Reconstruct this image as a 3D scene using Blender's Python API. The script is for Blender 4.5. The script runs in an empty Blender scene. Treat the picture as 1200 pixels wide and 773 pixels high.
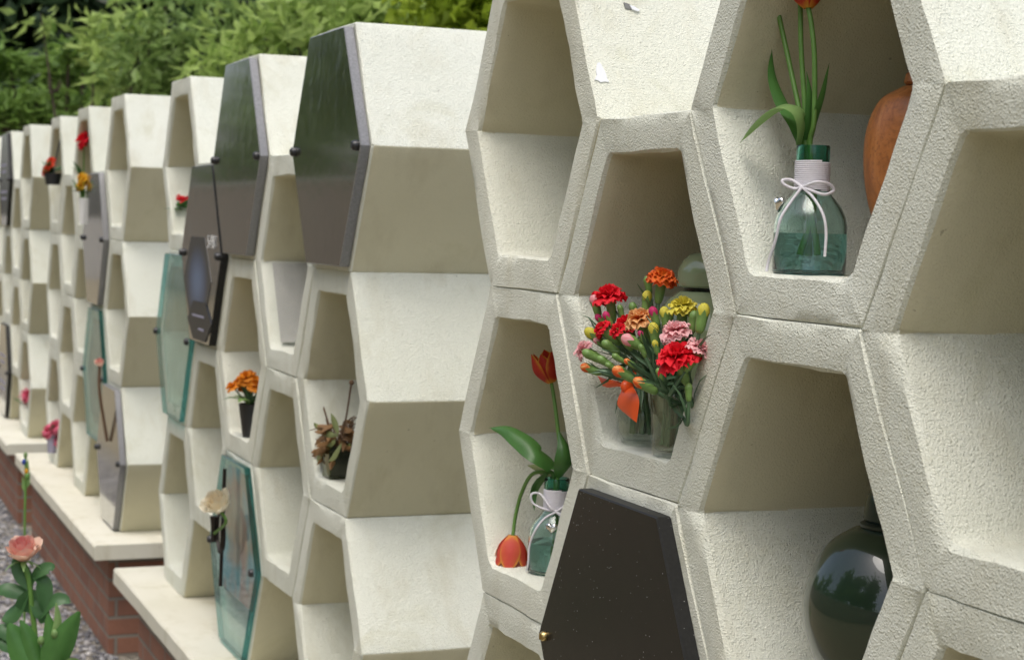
import bpy, bmesh, math, random
import numpy as np
from mathutils import Vector, Matrix
random.seed(7)
C = bpy.context.scene.collection
scene = bpy.context.scene
S = 0.45            # one niche height in metres; everything below is measured in niche heights
ZG = 0.79           # the ledge top stands this far above the gravel
rad = math.radians
V3 = lambda x, y, z: np.array([x, y, z], float)

# ------------------------------------------------------------------ camera geometry
CAM = V3(5.0651, -2.0684, 2.2056)
YAW, PIT, ROL, FPX = 0.3827, -0.0605, 0.0256, 2071.74
def cam_axes():
    f = np.array([-math.cos(YAW)*math.cos(PIT), math.sin(YAW)*math.cos(PIT), math.sin(PIT)])
    r = np.cross(f, [0, 0, 1]); r /= np.linalg.norm(r); u = np.cross(r, f)
    return np.array([r*math.cos(ROL)+u*math.sin(ROL), -r*math.sin(ROL)+u*math.cos(ROL), f])
AX = cam_axes()
def ray(px, py):
    return np.array([(px-600)/FPX, -(py-386.5)/FPX, 1.0]) @ AX
def at(px, py, y):                       # survey of the photograph: the point of the plane y = const seen there
    d = ray(px, py); return CAM + d*((y-CAM[1])/d[1])
def far(px, py, dep):                    # same, at a given distance
    return CAM + ray(px, py)*dep
def hitp(px, py, p0, n):
    d = ray(px, py); return CAM + d*(np.dot(np.array(p0)-CAM, n)/np.dot(d, n))
def W(p):                                # niche heights -> metres
    return Vector((p[0]*S, p[1]*S, (p[2]+ZG)*S))

# ------------------------------------------------------------------ materials
def nmat(name):
    m = bpy.data.materials.new(name); m.use_nodes = True
    nt = m.node_tree; b = nt.nodes['Principled BSDF']
    return m, nt, b
def N(nt, t, **kw):
    n = nt.nodes.new(t)
    for k, v in kw.items():
        if k.startswith('i_'):
            n.inputs[k[2:].replace('_', ' ')].default_value = v
        else: setattr(n, k, v)
    return n
def ramp(nt, fac, stops):
    r = nt.nodes.new('ShaderNodeValToRGB'); e = r.color_ramp.elements
    while len(e) < len(stops): e.new(0.5)
    for el, (p, c) in zip(e, stops):
        el.position = p; el.color = (c[0], c[1], c[2], 1) if len(c) == 3 else c
    nt.links.new(fac, r.inputs[0]); return r.outputs[0]
def mixc(nt, fac, a, b, mode='MIX'):
    m = nt.nodes.new('ShaderNodeMix'); m.data_type = 'RGBA'; m.blend_type = mode
    for s, v in ((m.inputs[0], fac), (m.inputs[6], a), (m.inputs[7], b)):
        if isinstance(v, (int, float)): s.default_value = v
        elif isinstance(v, tuple): s.default_value = (*v, 1)
        else: nt.links.new(v, s)
    return m.outputs[2]
def pos(nt): return nt.nodes.new('ShaderNodeNewGeometry').outputs['Position']
def noise(nt, vec, scale, detail=3, rough=.55, dist=0):
    n = N(nt, 'ShaderNodeTexNoise'); n.inputs['Scale'].default_value = scale
    n.inputs['Detail'].default_value = detail; n.inputs['Roughness'].default_value = rough
    n.inputs['Distortion'].default_value = dist
    nt.links.new(vec, n.inputs['Vector']); return n.outputs['Fac']
def bump(nt, b, h, dist, strength=1, prev=None):
    n = N(nt, 'ShaderNodeBump'); n.inputs['Strength'].default_value = strength
    n.inputs['Distance'].default_value = dist; nt.links.new(h, n.inputs['Height'])
    if prev is not None: nt.links.new(prev, n.inputs['Normal'])
    nt.links.new(n.outputs[0], b.inputs['Normal']); return n.outputs[0]

def mulv(nt, a, k):
    n = N(nt, 'ShaderNodeMath', operation='MULTIPLY'); nt.links.new(a, n.inputs[0]); n.inputs[1].default_value = k; return n.outputs[0]
def stucco(name, c1, c2, stain, grain=1.0, wave=1.0):
    m, nt, b = nmat(name); P = pos(nt)
    col = mixc(nt, ramp(nt, noise(nt, P, 3.0, 4), [(.35, (0, 0, 0)), (.65, (1, 1, 1))]), c1, c2)
    # rain streaks: noise stretched in height
    mp = N(nt, 'ShaderNodeMapping'); mp.inputs['Scale'].default_value = (14, 14, 1.6); nt.links.new(P, mp.inputs[0])
    st = ramp(nt, noise(nt, mp.outputs[0], 1.0, 5, .6), [(.52, (0, 0, 0)), (.78, (1, 1, 1))])
    n = N(nt, 'ShaderNodeMath', operation='MULTIPLY'); nt.links.new(st, n.inputs[0]); n.inputs[1].default_value = .36
    col = mixc(nt, n.outputs[0], col, stain)
    # faint yellow-green growth in patches, and a slight difference from casting to casting
    al = ramp(nt, noise(nt, P, 5.5, 6, .7, .8), [(.56, (0, 0, 0)), (.72, (1, 1, 1))])
    col = mixc(nt, mulv(nt, al, .28), col, (.40, .38, .20))
    oi = N(nt, 'ShaderNodeObjectInfo'); ov = ramp(nt, oi.outputs['Random'], [(0, (.90, .895, .87)), (.5, (1, 1, 1)), (1, (1.0, .985, .96))])
    col = mixc(nt, 1.0, col, ov, 'MULTIPLY')
    # specks of dirt
    sp = ramp(nt, noise(nt, P, 95, 2, .4), [(.77, (0, 0, 0)), (.79, (1, 1, 1))])
    n2 = N(nt, 'ShaderNodeMath', operation='MULTIPLY'); nt.links.new(sp, n2.inputs[0]); n2.inputs[1].default_value = .45
    col = mixc(nt, n2.outputs[0], col, (.12, .1, .07))
    gr = ramp(nt, noise(nt, P, 520, 2, .6), [(.3, (.84, .84, .83)), (.48, (1, 1, 1)), (.75, (1.0, 1.0, .99))])
    col = mixc(nt, .75*min(1, grain), col, gr, 'MULTIPLY')
    nt.links.new(col, b.inputs['Base Color'])
    b.inputs['Roughness'].default_value = .82; b.inputs['Specular IOR Level'].default_value = .3
    vo = N(nt, 'ShaderNodeTexVoronoi'); vo.inputs['Scale'].default_value = 430; nt.links.new(P, vo.inputs['Vector'])
    vs_ = N(nt, 'ShaderNodeSeparateColor'); nt.links.new(vo.outputs['Color'], vs_.inputs[0])
    g = N(nt, 'ShaderNodeMath', operation='SUBTRACT'); g.inputs[0].default_value = .9; nt.links.new(vo.outputs['Distance'], g.inputs[1])
    g3 = N(nt, 'ShaderNodeMath', operation='MULTIPLY'); nt.links.new(g.outputs[0], g3.inputs[0]); nt.links.new(vs_.outputs[0], g3.inputs[1])
    a = N(nt, 'ShaderNodeMath', operation='MULTIPLY_ADD'); nt.links.new(noise(nt, P, 520, 3, .6), a.inputs[0]); a.inputs[1].default_value = .5; nt.links.new(g3.outputs[0], a.inputs[2])
    k = noise(nt, P, 28, 3, .5)
    p = bump(nt, b, k, .0016*wave, .4)
    bump(nt, b, a.outputs[0], .0016*grain, 1.0, p)
    return m
M = {}
M['stucco'] = stucco('painted_stucco', (.69, .705, .61), (.735, .75, .66), (.44, .39, .24))
M['smooth_shaded'] = stucco('smooth_shaded_concrete', (.585, .55, .39), (.63, .595, .43), (.36, .31, .19), .4, .6)  # smoother concrete, with the shade of the undersides mixed into its ochre colour
M['ledge'] = stucco('ledge_concrete', (.68, .66, .55), (.73, .71, .61), (.42, .36, .2), .5)

def granite(name, base, rough, fleck=0, flecks=.73, spec=.5, wav=.0006, polish=0):
    m, nt, b = nmat(name); P = pos(nt)
    col = mixc(nt, noise(nt, P, 260, 2), tuple(c*.5 for c in base), tuple(c*1.5 for c in base))
    if polish:      # cloudy stone: olive and brown veins in the black
        col = mixc(nt, ramp(nt, noise(nt, P, 13, 5, .65, .5), [(.45, (0, 0, 0)), (.7, (1, 1, 1))]), col, (.034, .034, .018))
        col = mixc(nt, ramp(nt, noise(nt, P, 70, 4, .7), [(.55, (0, 0, 0)), (.75, (1, 1, 1))]), col, (.036, .034, .026))
    if fleck:
        v = N(nt, 'ShaderNodeTexVoronoi'); v.inputs['Scale'].default_value = 210; nt.links.new(P, v.inputs['Vector'])
        d = ramp(nt, v.outputs['Distance'], [(.06, (1, 1, 1)), (.15, (0, 0, 0))])
        s = N(nt, 'ShaderNodeSeparateColor'); nt.links.new(v.outputs['Color'], s.inputs[0])
        k = ramp(nt, s.outputs[0], [(.80, (0, 0, 0)), (.95, (1, 1, 1))])
        mu = N(nt, 'ShaderNodeMath', operation='MULTIPLY'); nt.links.new(d, mu.inputs[0]); nt.links.new(k, mu.inputs[1])
        col = mixc(nt, mu.outputs[0], col, (.5, .5, .48))
    nt.links.new(col, b.inputs['Base Color'])
    b.inputs['Roughness'].default_value = rough; b.inputs['IOR'].default_value = 1.6; b.inputs['Specular IOR Level'].default_value = spec
    if polish: b.inputs['Coat Weight'].default_value = polish; b.inputs['Coat IOR'].default_value = 1.9; cr = N(nt, 'ShaderNodeMapRange'); nt.links.new(noise(nt, P, 9, 5, .7), cr.inputs[0]); cr.inputs[3].default_value = .03; cr.inputs[4].default_value = .10; nt.links.new(cr.outputs[0], b.inputs['Coat Roughness'])
    bump(nt, b, noise(nt, P, 17 if polish else 6, 3), wav*8, .3 if polish else .2)
    return m
M['granite'] = granite('polished_granite', (.02, .02, .014), .16, 0, spec=.5, polish=1)
M['granite_fleck'] = granite('flecked_granite', (.010, .010, .0105), .24, 1, spec=.15)
M['granite_edge'] = granite('sawn_granite', (.016, .016, .015), .5, 1, spec=.2)
M['granite_skylit_edge'] = granite('skylit_granite_edge', (.20, .20, .205), .3, 0, spec=.6)  # sky reflection on the plate edge, put into a pale base colour
def plain(name, col, rough=.5, metal=0, var=.25, scale=40, spec=.5, sss=0, trans=0, bmp=0, coat=0):
    m, nt, b = nmat(name); P = pos(nt)
    c = mixc(nt, noise(nt, P, scale, 3), tuple(x*(1-var) for x in col), tuple(min(1, x*(1+var)) for x in col))
    nt.links.new(c, b.inputs['Base Color'])
    b.inputs['Roughness'].default_value = rough; b.inputs['Metallic'].default_value = metal; b.inputs['Specular IOR Level'].default_value = spec
    b.inputs['Coat Weight'].default_value = coat; b.inputs['Coat Roughness'].default_value = .05
    if sss: b.inputs['Subsurface Weight'].default_value = sss; b.inputs['Subsurface Radius'].default_value = (.004, .002, .001)
    if bmp: bump(nt, b, noise(nt, P, scale*3, 2), bmp, .8)
    if trans: translucent(nt, b, c, trans)
    return m
def translucent(nt, b, col, amt):
    t = N(nt, 'ShaderNodeBsdfTranslucent'); nt.links.new(col, t.inputs['Color'])
    mx = N(nt, 'ShaderNodeMixShader'); mx.inputs[0].default_value = amt
    out = nt.nodes['Material Output']
    nt.links.new(b.outputs[0], mx.inputs[1]); nt.links.new(t.outputs[0], mx.inputs[2]); nt.links.new(mx.outputs[0], out.inputs[0])
def petal(name, stops, trans=.3, rough=.55, var=.12):   # pigment runs along the petal attribute t
    m, nt, b = nmat(name)
    a = N(nt, 'ShaderNodeAttribute', attribute_name='t')
    c = ramp(nt, a.outputs['Fac'], stops)
    c = mixc(nt, mulv(nt, noise(nt, pos(nt), 160, 3), var*2), c, tuple(x*.6 for x in stops[0][1]))
    nt.links.new(c, b.inputs['Base Color']); b.inputs['Roughness'].default_value = rough; b.inputs['Specular IOR Level'].default_value = .3
    translucent(nt, b, c, trans); return m
def glass(name, col, rough=0.0, ior=1.45, thin=.6):
    m, nt, b = nmat(name)
    b.inputs['Base Color'].default_value = (*col, 1); b.inputs['Transmission Weight'].default_value = 1
    b.inputs['Roughness'].default_value = rough; b.inputs['IOR'].default_value = ior
    if thin:                            # walls too thin to bend the light: part of it goes straight on
        tr = N(nt, 'ShaderNodeBsdfTransparent'); tr.inputs[0].default_value = (*col, 1)
        gl = N(nt, 'ShaderNodeBsdfGlossy'); gl.inputs['Roughness'].default_value = rough
        fr = N(nt, 'ShaderNodeFresnel'); ge = N(nt, 'ShaderNodeNewGeometry'); mr = N(nt, 'ShaderNodeMapRange'); nt.links.new(ge.outputs['Backfacing'], mr.inputs[0])
        mr.inputs[3].default_value = ior; mr.inputs[4].default_value = 1/ior; nt.links.new(mr.outputs[0], fr.inputs[0])   # unbent rays leave as they came
        m1 = N(nt, 'ShaderNodeMixShader'); nt.links.new(fr.outputs[0], m1.inputs[0]); nt.links.new(tr.outputs[0], m1.inputs[1]); nt.links.new(gl.outputs[0], m1.inputs[2])
        m2 = N(nt, 'ShaderNodeMixShader'); m2.inputs[0].default_value = thin; nt.links.new(b.outputs[0], m2.inputs[1]); nt.links.new(m1.outputs[0], m2.inputs[2])
        nt.links.new(m2.outputs[0], nt.nodes['Material Output'].inputs[0])
    return m
M['bottle'] = glass('teal_bottle_glass', (.79, .95, .925), thin=0)
M['bottle_lip'] = glass('teal_thick_glass', (.25, .62, .52), thin=0)
M['water'] = glass('water', (.66, .955, .96), 0, 1.33, 0)
M['clear'] = glass('clear_glass', (.965, .985, .975), 0, 1.65, 1)
M['clearwater'] = glass('clear_water', (.97, .985, .965), 0, 1.2, 1)
M['pane'] = glass('greenish_plate_glass', (.86, .95, .93), 0, 1.27, thin=1)
_n = M['pane'].node_tree; _o = _n.nodes['Material Output']; _s = _o.inputs[0].links[0].from_socket      # a film of dust and lime
_d = N(_n, 'ShaderNodeBsdfDiffuse'); _d.inputs[0].default_value = (.55, .70, .67, 1); _m = N(_n, 'ShaderNodeMixShader')
_f = ramp(_n, noise(_n, pos(_n), 9, 5, .6), [(.35, (.05, .05, .05)), (.7, (.20, .20, .20))]); _n.links.new(_f, _m.inputs[0])
_n.links.new(_s, _m.inputs[1]); _n.links.new(_d.outputs[0], _m.inputs[2]); _n.links.new(_m.outputs[0], _o.inputs[0])
M['pane_edge'] = glass('teal_plate_edge', (.16, .46, .47), .12, thin=1)
M['cord'] = plain('white_cord', (.72, .70, .74), .7, var=.08, scale=300)
M['silver'] = plain('silver', (.8, .79, .77), .18, 1, var=.05)
M['brass'] = plain('brass', (.45, .33, .14), .3, 1)
M['bolt'] = plain('blackened_bolt', (.02, .02, .022), .35)
M['stem'] = plain('green_stem', (.13, .27, .055), .45, trans=.15, scale=60)
M['leaf'] = plain('tulip_leaf', (.075, .20, .045), .38, trans=.3, scale=30, var=.35)
M['leaf_pale'] = plain('tulip_leaf_underside', (.22, .36, .12), .45, trans=.35, scale=30)
M['cstem'] = plain('carnation_stem', (.075, .145, .07), .5, scale=80)
M['calyx'] = plain('calyx', (.16, .28, .07), .45, scale=60, trans=.1)
M['red'] = petal('red_petal', [(0, (.62, .006, .016)), (1, (.86, .022, .04))])
M['pink'] = petal('pink_petal', [(0, (.80, .26, .29)), (.6, (.88, .38, .41)), (1, (.90, .58, .58))])
M['yellow'] = petal('yellow_petal', [(0, (.55, .52, .06)), (1, (.78, .68, .10))])
M['orange'] = petal('flamed_orange_petal', [(0, (.85, .45, .1)), (.6, (.88, .32, .04)), (.88, (.82, .14, .02)), (1, (.80, .12, .03))])
M['flame'] = petal('yellow_petal_with_red_edge', [(0, (.75, .08, .02)), (.45, (.82, .16, .03)), (.75, (.85, .40, .12)), (1, (.86, .55, .26))])
M['magenta'] = petal('magenta_petal', [(0, (.55, .02, .12)), (1, (.62, .05, .18))])
M['tulip'] = petal('red_yellow_tulip_petal', [(0, (.52, .022, .02)), (.5, (.60, .06, .025)), (.8, (.72, .28, .03)), (1, (.75, .42, .06))], .3)
M['tulip_pink'] = petal('coral_tulip_petal', [(0, (.62, .06, .05)), (.55, (.70, .14, .06)), (.82, (.78, .32, .06)), (1, (.78, .42, .10))], .3)
M['ribbon'] = plain('orange_satin_ribbon', (.78, .10, .015), .4, var=.1, scale=20, trans=.15)
m_, nt, b = nmat('burnished_terracotta'); P = pos(nt); mp = N(nt, 'ShaderNodeMapping'); mp.inputs['Scale'].default_value = (30, 30, 11); mp.inputs['Rotation'].default_value = (.5, .3, 0); nt.links.new(P, mp.inputs[0])
c_ = ramp(nt, noise(nt, mp.outputs[0], 1.0, 6, .65, 1.2), [(.3, (.20, .06, .015)), (.5, (.44, .155, .04)), (.72, (.58, .24, .075))])
c_ = mixc(nt, ramp(nt, noise(nt, P, 240, 3, .6), [(.5, (0, 0, 0)), (.75, (1, 1, 1))]), c_, (.25, .09, .03))
nt.links.new(c_, b.inputs['Base Color']); b.inputs['Roughness'].default_value = .42; bump(nt, b, noise(nt, P, 90, 4), .0012, .6); M['terracotta'] = m_
M['olive'] = plain('olive_glaze', (.27, .33, .19), .12, var=.12, scale=12, coat=.6)
M['darkgreen'] = plain('dark_green_glaze', (.012, .025, .014), .3, .0, var=.15, scale=10, coat=1)
_b = M['darkgreen'].node_tree.nodes['Principled BSDF']; _b.inputs['Coat IOR'].default_value = 1.55; _b.inputs['Coat Roughness'].default_value = .02; _b.inputs['Specular IOR Level'].default_value = .15
M['darkgreen2'] = plain('dark_rim', (.02, .03, .022), .3, .3)
M['rose'] = petal('pink_rose_petal', [(0, (.82, .22, .20)), (.55, (.86, .42, .36)), (1, (.88, .70, .54))], .3)
M['white_rose'] = petal('cream_rose_petal', [(0, (.80, .66, .42)), (1, (.80, .76, .62))], .3)
M['marigold'] = petal('orange_blossom', [(0, (.78, .2, .01)), (1, (.8, .3, .02))])
M['gold'] = petal('golden_blossom', [(0, (.7, .35, .02)), (1, (.75, .45, .03))])
M['hotpink'] = petal('bright_pink_blossom', [(0, (.78, .1, .2)), (1, (.8, .2, .3))])
M['scarlet'] = petal('scarlet_blossom', [(0, (.65, .04, .01)), (1, (.75, .07, .02))])
M['lilac'] = plain('grey_lilac', (.3, .29, .38), .6)
M['blackpot'] = plain('black_plastic', (.018, .019, .022), .4)
M['greenpot'] = glass('dark_green_glass', (.35, .42, .15), .05, thin=0)
M['soil'] = plain('dark_soil', (.03, .022, .015), .9)
M['twig'] = plain('dry_twig', (.13, .075, .04), .8, scale=90)
M['dryleaf'] = plain('withered_leaf', (.24, .13, .05), .7, trans=.2)
M['oldleaf'] = plain('fading_leaf', (.22, .26, .10), .55, trans=.25, scale=25)
M['bluewax'] = plain('blue_wax', (.03, .06, .3), .4)
M['white'] = plain('white_porcelain', (.7, .7, .68), .2, var=.05)
M['iron'] = plain('dark_bronze', (.025, .02, .018), .4, .5)
M['chip'] = plain('bare_white_plaster', (.70, .71, .72), .8, var=.05)
M['chip_grey'] = plain('bare_grey_concrete', (.16, .16, .15), .9)
M['bark'] = plain('bark', (.07, .05, .035), .9, scale=25, bmp=.004)
def leafm(name, c, trans=.4):
    return plain(name, c, .45, trans=trans, scale=8, var=.6, spec=.25)
M['f_light'] = leafm('light_green_leaf', (.36, .48, .13), .45)
M['f_yellow'] = leafm('yellow_green_leaf', (.36, .46, .05), .45)
M['f_mid'] = leafm('mid_green_leaf', (.21, .31, .085))
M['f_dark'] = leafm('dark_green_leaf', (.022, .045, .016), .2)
M['f_con'] = leafm('conifer_spray', (.15, .25, .05), .35)
M['roseleaf'] = plain('rose_leaf', (.06, .15, .05), .45, trans=.3, scale=40)

def brickm(name, c1, c2, mortar):
    m, nt, b = nmat(name)
    tc = N(nt, 'ShaderNodeTexCoord'); s = N(nt, 'ShaderNodeSeparateXYZ'); nt.links.new(tc.outputs['Object'], s.inputs[0])
    a = N(nt, 'ShaderNodeMath', operation='ADD'); nt.links.new(s.outputs[0], a.inputs[0]); nt.links.new(s.outputs[1], a.inputs[1])
    cb = N(nt, 'ShaderNodeCombineXYZ'); nt.links.new(a.outputs[0], cb.inputs[0]); nt.links.new(s.outputs[2], cb.inputs[1])
    br = N(nt, 'ShaderNodeTexBrick'); nt.links.new(cb.outputs[0], br.inputs['Vector'])
    br.inputs['Color1'].default_value = (*c1, 1); br.inputs['Color2'].default_value = (*c2, 1); br.inputs['Mortar'].default_value = (*mortar, 1)
    br.inputs['Scale'].default_value = 1; br.inputs['Brick Width'].default_value = .21; br.inputs['Row Height'].default_value = .058
    br.inputs['Mortar Size'].default_value = .006; br.inputs['Mortar Smooth'].default_value = .3; br.inputs['Bias'].default_value = -.1
    c = mixc(nt, mulv(nt, noise(nt, pos(nt), 14, 4), .6), br.outputs['Color'], (.10, .06, .05))
    nt.links.new(c, b.inputs['Base Color']); b.inputs['Roughness'].default_value = .85
    inv = N(nt, 'ShaderNodeMath', operation='SUBTRACT'); inv.inputs[0].default_value = 1; nt.links.new(br.outputs['Fac'], inv.inputs[1])
    p = bump(nt, b, inv.outputs[0], .006, .8); bump(nt, b, noise(nt, pos(nt), 120, 3), .002, .5, p)
    return m
M['brick'] = brickm('red_brick', (.36, .16, .095), (.26, .105, .065), (.29, .26, .21))
M['brick2'] = brickm('brown_brick', (.62, .49, .34), (.68, .55, .39), (.6, .54, .42))

# ------------------------------------------------------------------ mesh builder
class MB:
    def __init__(s): s.v = []; s.f = []; s.t = []; s.m = []
    def add(s, verts, faces, t=None, mi=0):
        o = len(s.v); s.v += [tuple(map(float, q)) for q in verts]
        s.f += [tuple(o+i for i in f) for f in faces]; s.m += [mi]*len(faces)
        s.t += list(t) if t is not None else [0.0]*len(verts)
    def grid(s, P, t=None, mi=0, closed=False):      # P[i][j]
        n, k = len(P), len(P[0]); F = []
        for i in range(n-1):
            for j in range(k if closed else k-1):
                j2 = (j+1) % k
                F.append((i*k+j, i*k+j2, (i+1)*k+j2, (i+1)*k+j))
        s.add([q for r in P for q in r], F, [q for r in t for q in r] if t is not None else None, mi)
    def lathe(s, prof, c, n=40, mi=0, ax=None):
        c = np.array(c, float); z = np.array([0, 0, 1.]) if ax is None else np.array(ax, float)/np.linalg.norm(ax)
        e = np.array([1., 0, 0]) if abs(z[0]) < .9 else np.array([0, 1., 0])
        x = np.cross(e, z); x /= np.linalg.norm(x); y = np.cross(z, x)
        P = [[c+z*h+(x*math.cos(2*math.pi*k/n)+y*math.sin(2*math.pi*k/n))*max(r, 1e-5) for k in range(n)] for r, h in prof]
        s.grid(P, mi=mi, closed=True)
    def tube(s, pts, r, n=8, mi=0, t=None):
        pts = [np.array(p, float) for p in pts]; m = len(pts)
        rr = r if hasattr(r, '__len__') else [r]*m
        up = None; P = []
        for i, p in enumerate(pts):
            d = pts[min(i+1, m-1)]-pts[max(i-1, 0)]; d /= (np.linalg.norm(d)+1e-12)
            if up is None:
                up = np.cross(d, [0.31, .2, .93]); up /= np.linalg.norm(up)
            up = up-d*np.dot(up, d); up /= (np.linalg.norm(up)+1e-12); w = np.cross(d, up)
            P.append([p+(up*math.cos(2*math.pi*k/n)+w*math.sin(2*math.pi*k/n))*rr[i] for k in range(n)])
        s.grid(P, mi=mi, closed=True)
        b = len(s.v)-m*n
        s.f += [tuple(b+k for k in reversed(range(n))), tuple(b+(m-1)*n+k for k in range(n))]; s.m += [mi, mi]
    def box(s, lo, hi, mi=0):
        (a, b, c), (d, e, f) = lo, hi
        s.add([(a, b, c), (d, b, c), (d, e, c), (a, e, c), (a, b, f), (d, b, f), (d, e, f), (a, e, f)],
              [(3, 2, 1, 0), (4, 5, 6, 7), (0, 1, 5, 4), (1, 2, 6, 5), (2, 3, 7, 6), (3, 0, 4, 7)], mi=mi)
    def leaf(s, pts, wid, side, fold=.25, mi=0, twist=0):
        pts = [np.array(p, float) for p in pts]; m = len(pts); P = []
        for i, p in enumerate(pts):
            d = pts[min(i+1, m-1)]-pts[max(i-1, 0)]; d /= np.linalg.norm(d)+1e-12
            sd = np.array(side, float); sd = sd-d*np.dot(sd, d); sd /= np.linalg.norm(sd)+1e-12
            nn = np.cross(d, sd)
            if twist:
                a = twist*i/(m-1); sd, nn = sd*math.cos(a)+nn*math.sin(a), nn*math.cos(a)-sd*math.sin(a)
            w = wid[i]
            P.append([p-sd*w+nn*fold*w, p-sd*w*.5+nn*fold*.35*w, p, p+sd*w*.5+nn*fold*.35*w, p+sd*w+nn*fold*w])
        s.grid(P, mi=mi)
    def build(s, name, mats, parent=None, smooth=True, angle=40, origin=None):
        org = np.array(origin if origin is not None else (parent['hpos'] if parent is not None and 'hpos' in parent else (0, 0, -ZG)), float)
        if parent is not None and parent.parent is not None: org = np.array(parent.parent['hpos'], float)
        me = bpy.data.meshes.new(name)
        me.from_pydata([((x-org[0])*S, (y-org[1])*S, (z-org[2])*S) for x, y, z in s.v], [], s.f)
        for m in (mats if isinstance(mats, (list, tuple)) else [mats]): me.materials.append(m)
        if len(me.materials) > 1: me.polygons.foreach_set('material_index', s.m)
        if any(s.t):
            a = me.attributes.new('t', 'FLOAT', 'POINT'); a.data.foreach_set('value', s.t)
        me.validate(); me.update()
        if smooth: me.shade_smooth(); me.set_sharp_from_angle(angle=rad(angle))
        o = bpy.data.objects.new(name, me); C.objects.link(o)
        if parent is not None: o.parent = parent
        elif origin is not None: o.location = W(org)
        return o
def tag(o, label=None, cat=None, group=None, kind=None):
    for k, v in (('label', label), ('category', cat), ('group', group), ('kind', kind)):
        if v: o[k] = v
    return o
def thing(name, p, label, cat, group=None):
    o = bpy.data.objects.new(name, None); C.objects.link(o); o.location = W(p); o['hpos'] = tuple(float(q) for q in p)
    o.empty_display_size = .05
    return tag(o, label, cat, group)
def done():                                             # the helper property goes again
    for o in scene.objects:
        if 'hpos' in o: del o['hpos']
def curve(pts, n=16):                                   # Catmull-Rom through the points
    P = [np.array(p, float) for p in pts]; P = [2*P[0]-P[1]]+P+[2*P[-1]-P[-2]]; out = []
    for i in range(1, len(P)-2):
        for k in range(n):
            t = k/n
            out.append(.5*((2*P[i])+(P[i+1]-P[i-1])*t+(2*P[i-1]-5*P[i]+4*P[i+1]-P[i+2])*t*t+(3*P[i]-P[i-1]-3*P[i+1]+P[i+2])*t**3))
    out.append(P[-2]); return out
def unit(v): v = np.array(v, float); return v/(np.linalg.norm(v)+1e-12)
def frame(ax):
    z = unit(ax); e = np.array([1., 0, 0]) if abs(z[0]) < .8 else np.array([0, 1., 0])
    x = unit(np.cross(e, z)); return x, np.cross(z, x), z

# ------------------------------------------------------------------ the columbarium walls
HA, HW = .2713, .5385
PITCH = HA+HW
DEP = .92
def hexloop(a, w, z0, z1, r, ne=9, nf=4):
    zm = (z0+z1)/2
    cs = [(-a, z0), (a, z0), (w, zm), (a, z1), (-a, z1), (-w, zm)]; out = []
    cor = []
    for i in range(6):
        p = np.array(cs[i]); q0 = np.array(cs[i-1]); q1 = np.array(cs[(i+1) % 6])
        d0 = unit(q0-p); d1 = unit(q1-p); ang = math.acos(np.dot(d0, d1))
        t = r[i]/math.tan(ang/2); s0 = p+d0*t; s1 = p+d1*t; cc = p+unit(d0+d1)*(r[i]/math.sin(ang/2))
        arc = []
        a0 = s0-cc; a1 = s1-cc
        for k in range(nf+1):
            f = k/nf; v = a0*(1-f)+a1*f; arc.append(cc+unit(v)*r[i])
        cor.append(arc)
    for i in range(6):
        out += cor[i]
        s, e = cor[i][-1], cor[(i+1) % 6][0]
        out += [s+(e-s)*(k/ne) for k in range(1, ne)]
    return np.array(out)
_rn = np.random.RandomState(3)
def niche_mesh(variant):
    rn = np.random.RandomState(variant)
    g = .0005; b = .0065
    R0 = [.012]*6
    o0 = hexloop(HA-g, HW-g*1.1, g, 1-g, R0)
    o1 = hexloop(HA-g-b*.6, HW-g-b*.8, g+b*.6, 1-g-b*.6, R0)
    rr = [.05, .05, .012, .03, .03, .012]
    i0 = hexloop(.215, .424, .094, .906, rr)
    i1 = hexloop(.209, .415, .1, .9, rr)
    i2 = hexloop(.204, .405, .104, .896, rr)
    rings = [(o0, DEP), (o0, .5), (o0, .16), (o0, .03), (o0, .007), (o1, 0), (o1*.68+i0*.32, -.001), (o1*.34+i0*.66, -.001), (i0, .001), (i1, .012), (i1, .06), (i1*.7+i2*.3, .25), (i1*.4+i2*.6, .5), (i2, DEP-.06)]
    n = len(o0); mb = MB(); P = []
    for k, (lp, y) in enumerate(rings):
        jit = .0020 if 5 <= k <= 10 else .0007
        d = rn.normal(0, 1, (n, 3)); d = (d+np.roll(d, 1, 0)+np.roll(d, -1, 0))/1.7
        P.append([(lp[j][0]+d[j][0]*jit, y+d[j][1]*jit*.7, lp[j][1]+d[j][2]*jit) for j in range(n)])
    mb.grid(P, closed=True)
    base = len(mb.v)-n; c = len(mb.v); mb.v.append((0, DEP-.06, .5)); mb.t.append(0)
    for j in range(n): mb.f.append((base+j, base+(j+1) % n, c)); mb.m.append(0)
    # back face of the module
    c = len(mb.v); mb.v.append((0, DEP, .5)); mb.t.append(0)
    for j in range(n): mb.f.append(((j+1) % n, j, c)); mb.m.append(0)
    return mb
NM = []
for k in range(5):
    o = niche_mesh(11+k).build('niche', [M['stucco'], M['smooth_shaded']], None, angle=38, origin=(0, 0, 0)); NM.append(o.data); bpy.data.objects.remove(o)
def fixn(me):
    bm = bmesh.new(); bm.from_mesh(me); bmesh.ops.recalc_face_normals(bm, faces=bm.faces)
    for f in bm.faces:                       # the overhanging faces are smooth, their shade put into a darker ochre colour, the others are rough rendered
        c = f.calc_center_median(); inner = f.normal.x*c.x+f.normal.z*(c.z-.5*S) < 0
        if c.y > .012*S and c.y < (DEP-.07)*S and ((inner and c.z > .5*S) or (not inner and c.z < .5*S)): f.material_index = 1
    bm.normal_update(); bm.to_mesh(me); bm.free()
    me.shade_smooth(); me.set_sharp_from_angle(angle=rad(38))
for me in NM: fixn(me)

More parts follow.
